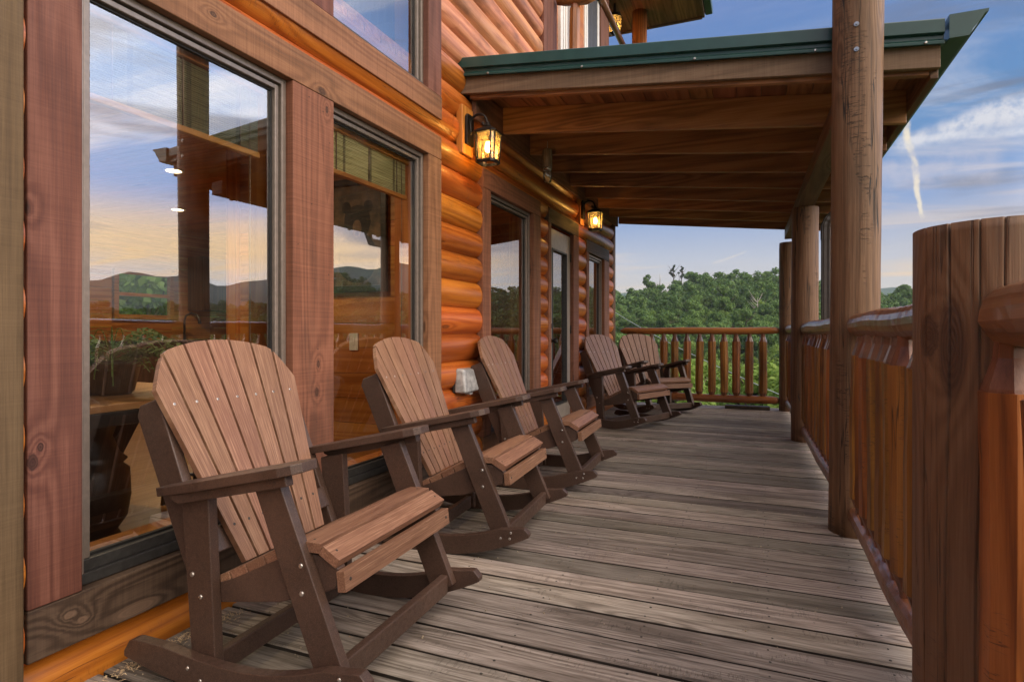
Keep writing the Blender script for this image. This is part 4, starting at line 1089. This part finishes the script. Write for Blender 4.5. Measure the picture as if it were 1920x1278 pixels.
# ------------------------------------------------------------------ wood shavings along the wall
mb = MB(); rs = random.Random(4)
for cl in [(-1.865, 1.05), (-1.86, 1.13), (-1.865, 1.28), (-1.86, 1.40), (-1.87, 1.5), (-1.86, 1.55), (-1.85, 1.62)]:
    for k in range(150):
        x = cl[0]+abs(rs.gauss(0, .03)); yv = cl[1]+rs.gauss(0, .045); L = rs.uniform(.003, .014); a = rs.uniform(0, 6.28); z = .001+abs(rs.gauss(0, .006))
        p = Vector((x, yv, z)); d = Vector((math.cos(a), math.sin(a), rs.uniform(-.3, .3)))*L; s = Vector((-d.y, d.x, 0)).normalized()*.0011
        mb.add([p-s, p+s, p+d+s+Vector((0, 0, .002)), p+d-s+Vector((0, 0, .002))], [(0, 1, 2, 3)])
o = mb.build('wood_shavings', M['shaving'], kind='stuff'); o['label'] = 'pale wood shavings scattered along the foot of the log wall'; o['category'] = 'wood shavings'
mb = MB()
for k in range(520):
    x = rs.uniform(-1.8, .38); yv = rs.uniform(1.0, 6.5); r_ = rs.uniform(.0014, .0042)
    mb.disc((x, yv, .002), (rs.uniform(-.3, .3), rs.uniform(-.3, .3), 1), r_, r_*.6, 5)
o = mb.build('leaf_crumbs', M['dust'], kind='stuff'); o['label'] = 'tiny pale crumbs of debris on the deck boards'; o['category'] = 'debris'

# ------------------------------------------------------------------ upper balcony beyond the porch roof
ub = thing('upper_balcony', 'upper balcony with log posts and railing above the porch roof', 'balcony')
mb = MB(); mb.box(-1.97, XT+.002, 5.40, 5.80, 2.9, 6.5, .3); mb.build('corner_board', M['trim_red'], ub, bevel=.005)
mb = MB(); mb.box(-3.6, -1.95, 5.82, 10.0, 3.3, 3.5); mb.build('balcony_floor', M['rafter'], ub)
mb = MB(); mb.box(-2.02, -1.97, 5.8, 6.6, 3.5, 6.5); mb.box(-3.62, -3.55, 6.6, 9.9, 3.5, 6.15, .3)
mb.build('balcony_wall', M['log'], ub)
mb = MB()
for y0, y1 in ((6.04, 6.12), (6.15, 6.20), (6.24, 6.28), (7.01, 7.06), (7.09, 7.14), (7.63, 7.71)): mb.box(-1.975, -1.935, y0, y1, 3.5, 6.5)
mb.build('door_frame', M['white'], ub, bevel=.003)
mb = MB(); mb.box(-1.99, -1.965, 6.285, 6.80, 3.5, 6.5); mb.build('door_panel', M['doorpaint'], ub)
mb = MB()
y = 7.16
while y < 7.6: mb.box(-1.98, -1.94, y, y+.055, 3.5, 6.5, rr()); y += .068
mb.build('shutter', M['bronze_dark'], ub, bevel=.008)
mb = MB(); mb.box(-2.0, -1.95, 6.82, 7.0, 3.5, 6.5, .2); mb.box(-2.02, -1.981, 6.6, 8.2, 3.5, 6.5, .5); mb.build('balcony_wall', M['log'], ub)
mb = MB(); mb.box(-1.98, -1.92, 7.73, 8.2, 3.5, 6.14, .6); mb.build('corner_board', M['trim']['Z'], ub, bevel=.004)
mb = MB(); mb.tube([(-1.88, 5.72, 4.40), (-1.80, 5.74, 4.42), (-1.70, 5.76, 4.43), (-1.58, 5.78, 4.43), (-1.50, 5.79, 4.43)], [.025, .06, .075, .075, .05], 14, jit=.04); mb.build('top_rail', M['rail_x'], ub)
bo = bpy.data.objects.new('baluster', bal_meshes[2]); COL.objects.link(bo); bo.parent = ub; bo.location = (-1.70, 5.76, 3.36)
mb = MB(); mb.tube([(-1.90, 7.6, 5.45), (-1.90, 8.4, 5.45), (-1.90, 9.45, 5.45)], .045, 12, jit=.03); mb.build('top_rail', M['rail'], ub)
mb = MB(); mb.tube([(-1.735, 9.5, 4.2), (-1.735, 9.5, 5), (-1.735, 9.5, 6.2)], .118, 20, jit=.02); mb.build('post', M['baluster'], ub)
mb = MB()
x = -3.6
while x < -.85:
    mb.box(x, min(x+.146, -.82), 7.4, 10.0, 6.15, 6.17, rr()); x += .15
for yy in np.arange(7.5, 9.9, .6): mb.box(-3.6, -.85, yy, yy+.045, 6.171, 6.32, rr())
mb.box(-3.62, -.82, 7.4, 10.0, 6.33, 6.36)
mb.build('soffit', M['sheath'], ub)
mb = MB(); mb.box(-.818, -.78, 7.4, 10.0, 6.12, 6.36); mb.box(-3.6, -.82, 10.002, 10.04, 6.12, 6.36, .4); mb.build('fascia', M['fascia'], ub)
mb = MB(); mb.box(-.778, -.66, 7.38, 10.05, 6.17, 6.30); mb.build('gutter', M['green'], ub, bevel=.02)
ul = thing('hanging_lantern', 'small lit lantern hanging under the upper balcony roof', 'lantern', None, (-2.04, 9.1, 5.70))
mb = MB(); mb.tube([(0, 0, .46), (0, 0, .30), (0, 0, .28), (0, 0, .22)], [.015, .03, .10, .125], 6, smooth=False); mb.tube([(0, 0, .45), (0, 0, 1.1)], .01, 6); mb.build('cap', M['lantern'], ul)
mb = MB(); mb.tube([(0, 0, 0), (0, 0, .22)], [.085, .115], 6, smooth=False, caps=False); mb.build('glass', M['amber'], ul)
mb = MB()
for k in range(6): a = k*math.pi/3; mb.tube([(.087*math.cos(a), .087*math.sin(a), 0), (.117*math.cos(a), .117*math.sin(a), .22)], .007, 6)
mb.tube([(0, 0, -.03), (0, 0, 0)], [.05, .09], 6, smooth=False); mb.build('cage', M['lantern'], ul)
mb = MB(); mb.lathe([(.01, .05), (.03, .09), (.012, .16)], (0, 0, 0), 10); mb.build('bulb', M['bulb'], ul)
l = bpy.data.lights.new('balcony_lamp', 'POINT'); l.energy = 12; l.color = (1, .62, .24); l.shadow_soft_size = .03
lo = bpy.data.objects.new('balcony_lamp', l); COL.objects.link(lo); lo.parent = ul; lo.location = (0, 0, .1)

# ------------------------------------------------------------------ terrain
RT = [(-60, .08), (-40, .08), (-12.5, .075), (-9, .078), (-7, .083), (-4.8, .099), (-2, .100), (1.3, .096), (4, .082), (6.5, .066), (9.5, .058), (11.5, .058), (14, .08), (23, .08), (28, .075), (33, .07), (38, .10), (43, .05), (57, .045), (75, .07), (110, .05), (180, .05)]
def ridge(az): return np.interp(az, [a for a, b in RT], [b for a, b in RT])
RD = 290.0
def hash_noise(x, y):
    return (math.sin(x*.031+1.3)*math.cos(y*.027-.4)+.5*math.sin(x*.083+y*.061)+.25*math.sin(x*.19-y*.17+2))
def ground(x, y):
    r = math.hypot(x, y); az = math.degrees(math.atan2(x, y))
    zr = 1.07+RD*(float(ridge(az))-.043)
    zv = -17.0
    if r < 14: z = -4.5
    elif r < 70: t = (r-14)/56; z = -4.5+(zv+4.5)*(t*t*(3-2*t))
    elif r < RD: t = (r-70)/(RD-70); z = zv+(zr-zv)*(t**1.15)
    else: z = zr-(r-RD)*.10
    if r > 25: z += .9*hash_noise(x, y)*min(1, (r-25)/60)*(1 if r < 200 else .7)
    if x < -9.5 and y < 40: # bank behind the cabin
        k = min(1, (-x-9.5)/8); z = z*(1-k)+k*(1.0+(-x-9.5)*.35)
    return z
mb = MB(); rings = [0, 6, 14, 20, 28, 38, 50, 64, 80, 100, 125, 150, 180, 210, 240, 265, 290, 320, 380, 480, 700, 1200]
na = 180; vs = []
for r_ in rings:
    for k in range(na):
        a = 2*math.pi*k/na; x, y = r_*math.sin(a), r_*math.cos(a); vs.append((x, y, ground(x, y)))
mb.add(vs, [(i*na+k, (i+1)*na+k, (i+1)*na+(k+1) % na, i*na+(k+1) % na) for i in range(len(rings)-1) for k in range(na)], 0, 0, True)
def ground_mat():
    m, N = new_mat('forest_floor'); tc = N.n('ShaderNodeTexCoord').outputs['Object']
    n1 = N.noise(tc, .25, 5, .6); n2 = N.noise(tc, 2.5, 4, .6)
    col = N.mix(N.ss(n1, .35, .65), (.035, .065, .018), (.075, .12, .03)); col = N.mix(N.m('MULTIPLY', N.ss(n2, .45, .7), .5), col, (.03, .04, .015))
    finish(N, col, .9, N.bump(n2, .8, .3)); return m
mb.build('terrain', ground_mat(), kind='structure')
# distant blue ridge
mb = MB(); vs = []; ks = 120
for k in range(ks+1):
    az = R(-30+110*k/ks); d = 1500
    h_ = 1500*(float(np.interp(-30+110*k/ks, [-30, 6, 12, 24, 30, 34, 40, 46, 60, 80], [.066, .066, .060, .068, .098, .115, .104, .080, .078, .07]))+.006*math.sin(k*.5)+.004*math.sin(k*1.3)); 
    for rr_, z in ((d-260, -30), (d-90, h_*.62), (d, h_), (d+300, -30)): vs.append((rr_*math.sin(az), rr_*math.cos(az), z))
mb.add(vs, [(k*4+j, (k+1)*4+j, (k+1)*4+j+1, k*4+j+1) for k in range(ks) for j in range(3)], 0, 0, True)
mb.build('hills', plain('distant_hills', (.035, .085, .05), .9, 0, 0, .3, .02), kind='structure')

# ------------------------------------------------------------------ trees
def crown_np(seed, nlobe, nleaf, size, H, W, kind):
    """leaf quads spread over lobes; returns verts (N,4,3), rnd (N,)"""
    g = np.random.RandomState(seed)
    cs, rs_ = [], []
    if kind == 'broad':
        for k in range(nlobe):
            t = g.uniform(0, 1); z = H*(.32+.60*t); wr = W*(.25+.75*math.sin(math.pi*min(1, .18+.72*t)))
            a = g.uniform(0, 6.283); q = wr*math.sqrt(g.uniform(.05, 1))*.72
            cs.append((q*math.cos(a), q*math.sin(a), z)); rs_.append(W*g.uniform(.26, .46)*(1.1-.35*t))
        cs.append((0, 0, H*.86)); rs_.append(W*.35)
    else:  # pine: few clumps at the top
        for k in range(nlobe):
            t = k/max(1, nlobe-1); z = H*(.62+.36*t); a = g.uniform(0, 6.283); q = W*(1-.75*t)*g.uniform(.3, .9)
            cs.append((q*math.cos(a), q*math.sin(a), z)); rs_.append(W*g.uniform(.25, .42)*(1-.45*t))
    cs = np.array(cs); rs_ = np.array(rs_)
    p = rs_**2/np.sum(rs_**2); idx = g.choice(len(cs), nleaf, p=p)
    d = g.normal(size=(nleaf, 3)); d /= np.linalg.norm(d, axis=1, keepdims=True)
    rad = rs_[idx]*(g.uniform(.55, 1.06, nleaf)**.6)
    sq = np.array([1, 1, .82])
    c = cs[idx]+d*rad[:, None]*sq
    nrm = d*.9+g.normal(size=(nleaf, 3))*.55+np.array([0, 0, .35]); nrm /= np.linalg.norm(nrm, axis=1, keepdims=True)
    up = g.normal(size=(nleaf, 3)); u = np.cross(nrm, up); u /= np.linalg.norm(u, axis=1, keepdims=True); v = np.cross(nrm, u)
    s = size*g.uniform(.6, 1.35, nleaf)[:, None]
    s2 = s*g.uniform(.5, .9, nleaf)[:, None]
    q = np.stack([c-u*s-v*s2*.3, c-v*s2+u*s*.15, c+u*s+v*s2*.2, c+v*s2-u*s*.2], axis=1)
    lob = g.uniform(0, 1, len(cs))[idx]
    return q, (lob*.6+g.uniform(0, .4, nleaf))
def quads_mesh(name, q, rnd, mat):
    n = len(q); me = bpy.data.meshes.new(name)
    me.vertices.add(n*4); me.vertices.foreach_set('co', q.reshape(-1).astype(np.float32))
    me.loops.add(n*4); me.loops.foreach_set('vertex_index', np.arange(n*4, dtype=np.int32))
    me.polygons.add(n); me.polygons.foreach_set('loop_start', np.arange(0, n*4, 4, dtype=np.int32))
    me.update(calc_edges=True)
    at = me.attributes.new('rnd', 'FLOAT', 'FACE'); at.data.foreach_set('value', rnd.astype(np.float32))
    me.materials.append(mat); return me
def trunk_mesh(name, H, r, seed, mat, top=.85, limbs=6):
    mb = MB(); rs = random.Random(seed)
    pts = [(rs.uniform(-.1, .1)*z/H*3, rs.uniform(-.1, .1)*z/H*3, z) for z in np.linspace(-1.5, H*top, 7)]
    mb.tube(pts, [r*(1.25-.95*i/6) for i in range(7)], 8)
    for k in range(limbs):
        z = H*rs.uniform(.35, .75); a = rs.uniform(0, 6.28); L = H*rs.uniform(.16, .28)
        p = Vector((0, 0, z)); d = Vector((math.cos(a), math.sin(a), .8))
        mb.tube([p, p+d*L*.5, p+d*L+Vector((0, 0, L*.2))], [r*.45, r*.28, r*.1], 6)
    o = mb.build(name, mat); me = o.data; bpy.data.objects.remove(o); return me
KINDS = {}
for nm, mat, n_var, args in (('dark', 'leaf_dark', 5, (22, 7500, .21, 12.0, 3.7, 'broad')), ('bright', 'leaf_bright', 5, (18, 7000, .16, 9.0, 3.3, 'broad')), ('pine', 'leaf_pine', 2, (9, 1300, .26, 13.0, 2.2, 'pine'))):
    KINDS[nm] = []
    for v in range(n_var):
        q, rn = crown_np(100+v*7+len(nm), *args)
        KINDS[nm].append((quads_mesh('crown_'+nm, q, rn, M[mat]), trunk_mesh('trunk_'+nm, args[3], .30 if nm == 'pine' else .16, v, M['trunk'])))
def tree(kind, x, y, s, label, group, var=None, name='broadleaf_tree', rz=None, z=None, sz=1.0):
    cm, tm = KINDS[kind][random.randrange(len(KINDS[kind])) if var is None else var]
    t = bpy.data.objects.new(name, None); COL.objects.link(t); tag(t, label, 'tree', group)
    t.location = (x, y, ground(x, y)-.3 if z is None else z); t.scale = (s, s, s*sz); t.rotation_euler = (0, 0, random.uniform(0, 6.28) if rz is None else rz)
    for n_, me in (('crown', cm), ('trunk', tm)):
        o = bpy.data.objects.new(n_, me); COL.objects.link(o); o.parent = t
    return t
# scatter
cand = []
rs = random.Random(21)
r_ = 26.0
while r_ < 306:
    sp = 4.3 if r_ < 60 else (6.0 if r_ < 120 else 6.6)
    a = R(-24); da = sp/r_
    while a < R(68):
        aa = a+rs.uniform(-.4, .4)*da; q = r_+rs.uniform(-.45, .45)*sp
        az = math.degrees(aa)
        cand.append((q*math.sin(aa), q*math.cos(aa), q, az)); a += da
    r_ += sp*.92
def in_view(az): return -13.2 < az < 2.2 or 4.6 < az < 6.6 or 8.6 < az < 11.8
vis = [c for c in cand if in_view(c[3])]
vis.sort(key=lambda c: c[2])
near = vis[:225]
sky_ = [c for c in vis if c[2] > 278 and c not in near][::2][:36]
ind = set(near+sky_)
BL = 'bright yellow-green tree below the deck seen through the end balusters'
ML = 'mid green broadleaf tree low on the hillside beyond the end railing'
SLB = 'broadleaf tree on the skyline ridge above the end railing'
BLR = 'bright green tree beyond the side railing, in a gap beside the tall post'
MLR = 'mid green tree on the lower slope in a gap beside the tall post'
SLR = 'broadleaf tree on the low skyline in a gap beside the tall post'
for c in near:
    if c[2] < 46 and c[3] < -9: continue
    if c[2] < 120:
        s = min(rs.uniform(.8, 1.15), (.3-.016*c[2]-ground(c[0], c[1])+.3)/9.0)
        if c[3] > 4: tree('bright', c[0], c[1], s, BLR, 'bright trees right of the tall post')
        else: tree('bright', c[0], c[1], s, BL, 'bright trees below the deck')
    else: tree('dark' if rs.random() < .72 else 'bright', c[0], c[1], rs.uniform(.75, 1.15), *((MLR, 'trees on the slope right of the tall post') if c[3] > 4 else (ML, 'trees low on the hillside')))
for c in sky_: tree('dark', c[0], c[1], rs.uniform(.6, 1.15), *((SLR, 'skyline trees right of the tall post') if c[3] > 4 else (SLB, 'skyline trees on the ridge')), sz=rs.uniform(.9, 1.25))
def at(px, py, d):
    rx = (px-960)/F; s_, c_ = math.sin(R(YAW)), math.cos(R(YAW))
    X, Y, Z = c_*rx-s_, s_*rx+c_, -(py-622)/F
    k = d/math.hypot(X, Y); return X*k, Y*k, 1.07+Z*k
x, y, z = at(1263, 497, 294); tree('pine', x, y, 1.0, 'tall slender pine standing alone on the skyline, left of a pair', None, 0, 'pine_tree', z=z-12.9)
x, y, z = at(1278, 500, 294); tree('pine', x, y, .95, 'slightly shorter pine just right of the lone tall pine on the skyline', None, 1, 'pine_tree', z=z-12.2)
x, y, z = at(1213, 505, 292); tree('dark', x, y, .62, 'small round-topped tree on the skyline left of the two pines', None, 1, z=z-9.6)
x, y, z = at(1693, 532, 292); tree('dark', x, y, .55, 'lone small tree on the low skyline between the tall post and the newel', None, 2, z=z-6.8)
def snag(px, py, d, h, label, fork):
    x, y, z = at(px, py, d); t = thing('dead_tree', label, 'dead tree', None, (x, y, z-h)); rs2 = random.Random(px)
    mb = MB(); mb.tube([(0, 0, 0), (.2, 0, h*.5), (0, .1, h)], [.22, .17, .05], 7); mb.build('trunk', M['deadwood'], t)
    mb = MB()
    for k in range(fork):
        z0 = h*rs2.uniform(.45, .9); a = rs2.uniform(0, 6.28); L = h*rs2.uniform(.15, .3)
        d_ = Vector((math.cos(a), math.sin(a), rs2.uniform(.5, 1.2))); p = Vector((.1, 0, z0))
        mb.tube([p, p+d_*L*.5, p+d_*L+Vector((0, 0, L*.3))], [.11, .07, .02], 5)
    if fork: mb.build('branches', M['deadwood'], t)
snag(1237, 512, 290, 6, 'bare grey snag standing on the skyline left of the pines', 0)
snag(1420, 558, 190, 11, 'pale dead tree with bare forked branches in the forest', 9)
# the rest of the forest: one mass
allq, allr = [], []
protos = [crown_np(500+v, 18, 850, .40, 12.0, 3.7, 'broad') for v in range(5)]
protos_b = [crown_np(600+v, 14, 700, .38, 10.0, 3.5, 'broad') for v in range(3)]
protos_n = [crown_np(700+v, 12, 2600, .24, 9.0, 3.3, 'broad') for v in range(3)]
g = np.random.RandomState(5); bq, brn = [], []
for c in cand:
    if c in ind: continue
    v = g.randint(5); lo_ = c[2] < 110
    q, rn = ((protos_n if c[2] < 60 else protos_b)[v % 3] if lo_ else protos[v])
    a = g.uniform(0, 6.283); s = g.uniform(.75, 1.2); ca, sa = math.cos(a), math.sin(a)
    M3 = np.array([[ca, -sa, 0], [sa, ca, 0], [0, 0, 1]])*s
    if lo_: M3 = M3*min(1.0, max(.25, (.6-.014*c[2]-ground(c[0], c[1])+.4)/(10.2*s)))
    qq = q@M3.T+np.array([c[0], c[1], ground(c[0], c[1])-.4])
    (bq if lo_ else allq).append(qq); (brn if lo_ else allr).append((rn*.35+g.uniform(0, .65)))
for q_, r2, mt, lb, nm in ((allq, allr, 'leaf_dark', 'dense dark green forest covering the hillside as one mass', 'forest'), (bq, brn, 'leaf_bright', 'bright green wood filling the valley beside the porch', 'woods')):
    if q_:
        o = bpy.data.objects.new(nm, quads_mesh(nm, np.concatenate(q_), np.concatenate(r2), M[mt])); COL.objects.link(o)
        o['kind'] = 'stuff'; o['label'] = lb; o['category'] = 'forest'
# trees behind the kitchen window
for k, (x, y) in enumerate(((-15, 8.0), (-14.5, 10.5), (-16, 13), (-17, 6))):
    tree('bright', x, y, .62, 'green bush growing on the bank outside the kitchen window', 'bushes outside the kitchen window', k, 'bush', z=-1.8)
# utility wire
mb = MB(); A = Vector(at(1130, 570, 60)); B = Vector(at(1520, 765, 24)); pts = []
for k in range(25):
    t = k/24; p = A.lerp(B, t); p.z -= .35*4*t*(1-t); pts.append(p)
pts = [A+(A-B)*1.0+Vector((0, 0, 3))]+pts+[B+(B-A)*.6+Vector((0, 0, .4))]
mb.tube(pts, .018, 6); tag(mb.build('utility_wire', M['wire']), 'pale utility wire sagging across the view behind the end railing', 'wire')

# ------------------------------------------------------------------ world
w = bpy.data.worlds.new('World'); scn.world = w; w.use_nodes = True; N = NT(w.node_tree)
SUN_AZ, SUN_EL = 105.0, 30.0
sky = N.n('ShaderNodeTexSky', sky_type='NISHITA', sun_disc=False, sun_elevation=R(7), sun_rotation=R(SUN_AZ), altitude=300, air_density=1.0, dust_density=1.2, ozone_density=2.0)
tc = N.n('ShaderNodeTexCoord').outputs['Generated']
c = N.xyz(tc)
zz = c[2]
el = N.m('MAXIMUM', zz, 0.0)
grad = N.ramp(el, [(0.0, S(226, 208, 178)), (.05, S(214, 204, 192)), (.11, S(190, 194, 208)), (.19, S(130, 160, 208)), (.30, S(84, 136, 190)), (.46, S(100, 132, 190)), (.62, S(176, 184, 210)), (1.0, S(160, 170, 205))])
# warmer towards the set sun
dot = N.vm('DOT_PRODUCT', tc, (math.sin(R(62)), math.cos(R(62)), 0), out=1)
warm = N.m('MULTIPLY', N.ss(dot, .55, .98), N.m('MULTIPLY', N.ss(el, .07, .12), N.ss(el, .22, .13)))
grad = N.mix(N.m('MULTIPLY', warm, .75), grad, S(246, 200, 130))
grad = N.mix(N.m('MULTIPLY', N.ss(dot, .66, .92), N.ss(el, .2, .34)), grad, S(140, 172, 216))
# clouds on a flat layer
inv = N.m('DIVIDE', 1.0, N.m('ADD', el, .10))
cp = N.comb(N.m('MULTIPLY', c[0], inv), N.m('MULTIPLY', c[1], inv), 0.0)
cp2 = N.vm('MULTIPLY', cp, (.7, 1.9, 1))
n1 = N.noise(cp2, 1.15, 7, .6, .9); n2 = N.noise(N.vm('ADD', cp, (5, 3, 0)), .5, 3, .5)
cl = N.m('MULTIPLY', N.ss(n1, .45, .72), N.ss(n2, .32, .58))
cl = N.m('MULTIPLY', cl, N.ss(el, .01, .10))
ccol = N.mix(N.ss(el, .04, .30), S(246, 214, 176), S(232, 228, 232))
ccol = N.mix(N.m('MULTIPLY', N.ss(dot, .3, .95), N.ss(el, .30, .08)), ccol, S(252, 206, 138))
sk = N.mix(N.m('MULTIPLY', cl, .82), grad, ccol)
# darker cloud bands low over the sunset
n3 = N.noise(N.comb(N.m('MULTIPLY', c[0], 2.2), N.m('MULTIPLY', c[1], 2.2), N.m('MULTIPLY', zz, 17)), 1.3, 4, .55, .5)
band = N.m('MULTIPLY', N.m('MULTIPLY', N.ss(n3, .5, .68), N.ss(el, .09, .16)), N.m('MULTIPLY', N.ss(el, .62, .35), N.ss(dot, .35, .7)))
sk = N.mix(N.m('MULTIPLY', band, .75), sk, S(112, 114, 130))
# contrails: great-circle segments given by end directions
def sdir(px, py):
    rx = (px-960)/F; s_, c_ = math.sin(R(YAW)), math.cos(R(YAW))
    return Vector((c_*rx-s_, s_*rx+c_, -(py-622)/F)).normalized()
def contrail(sk, p0, p1, width, strength, col, wob=.010, grow=1.0, seed=0):
    a, b = sdir(*p0), sdir(*p1); nrm = a.cross(b).normalized(); tdir = (b-a).normalized(); L = (b-a).length
    wn = N.noise(N.vm('ADD', tc, (seed, 0, 0)), 16, 4, .6); wn2 = N.noise(N.vm('ADD', tc, (seed, 4, 0)), 60, 4, .65)
    d = N.m('ADD', N.vm('DOT_PRODUCT', tc, tuple(nrm), out=1), N.m('MULTIPLY', N.m('SUBTRACT', wn, .5), wob*2))
    s = N.m('DIVIDE', N.m('SUBTRACT', N.vm('DOT_PRODUCT', tc, tuple(tdir), out=1), a.dot(tdir)), L)
    wdt = N.m('MULTIPLY', width, N.lin(s, 0, 1, 1.0, grow))
    k = N.ss(N.m('DIVIDE', N.m('ABSOLUTE', d), wdt), 1.0, .15)
    k = N.m('MULTIPLY', k, N.m('MULTIPLY', N.ss(s, -.03, .05), N.ss(s, 1.04, .93)))
    k = N.m('MULTIPLY', k, N.ss(wn2, .28, .62, .25, 1.0))
    return N.mix(N.m('MULTIPLY', k, strength), sk, col)
sk = contrail(sk, (1680, 272), (2050, 165), .014, .85, S(228, 226, 230), .014, 2.6, 1)
sk = contrail(sk, (1700, 262), (2050, 235), .006, .6, S(226, 226, 232), .006, 1.6, 2)
sk = contrail(sk, (1698, 225), (1729, 408), .006, .95, S(246, 232, 206), .011, .7, 3)
sk = contrail(sk, (1335, 495), (1400, 472), .0028, .5, S(236, 222, 205), .003, 1.0, 4)
sk = contrail(sk, (1640, 330), (1880, 300), .03, .35, S(214, 206, 214), .03, 1.5, 6)
gl = N.vm('DOT_PRODUCT', tc, (math.sin(R(112))*math.cos(R(38)), math.cos(R(112))*math.cos(R(38)), math.sin(R(38))), out=1)
sk = N.vm('SCALE', sk, N.m('ADD', .50, N.m('MULTIPLY', N.ss(dot, .68, .92), 1.7)))
sk = N.vm('ADD', sk, N.vm('SCALE', N.comb(1.0, .80, .60), N.m('MULTIPLY', N.ss(gl, .40, .98), 1.35)))
low = N.mix(N.ss(zz, -.02, .0), (.10, .12, .06), sk)
mixn = N.mix(.06, low, N.vm('SCALE', sky.outputs[0], .1))
bg = N.n('ShaderNodeBackground'); N.put(bg.inputs[0], mixn); bg.inputs[1].default_value = 1.0
wo = N.n('ShaderNodeOutputWorld'); N.t.links.new(bg.outputs[0], wo.inputs[0])

sun = bpy.data.lights.new('sun', 'SUN'); so = bpy.data.objects.new('sun', sun); COL.objects.link(so)
sun.energy = 1.0; sun.angle = R(70); sun.color = (1.0, .86, .70)
dv = Vector((math.sin(R(SUN_AZ))*math.cos(R(SUN_EL)), math.cos(R(SUN_AZ))*math.cos(R(SUN_EL)), math.sin(R(SUN_EL))))
so.rotation_euler = dv.to_track_quat('Z', 'Y').to_euler(); so.location = (20, -5, 12)

# ------------------------------------------------------------------ air
m, N = new_mat('haze_air')
pv = N.n('ShaderNodeVolumePrincipled'); pv.inputs['Color'].default_value = (.80, .90, 1.0, 1); pv.inputs['Density'].default_value = .0002; pv.inputs['Anisotropy'].default_value = .2
o = N.n('ShaderNodeOutputMaterial'); N.t.links.new(pv.outputs[0], o.inputs['Volume'])
mb = MB(); mb.box(-1400, 1400, -1400, 2000, -250, 130)
hz = mb.build('haze', m, kind='stuff'); hz['label'] = 'thin pale evening haze over the valley'; hz['category'] = 'haze'

scn.view_settings.view_transform = 'Standard'; scn.view_settings.look = 'None'
scn.view_settings.exposure = 1.08; scn.view_settings.gamma = 1.0
scn.cycles.max_bounces = 10; scn.cycles.transparent_max_bounces = 16; scn.cycles.diffuse_bounces = 4; scn.cycles.glossy_bounces = 4
scn.cycles.use_denoising = True; scn.cycles.sample_clamp_indirect = 6
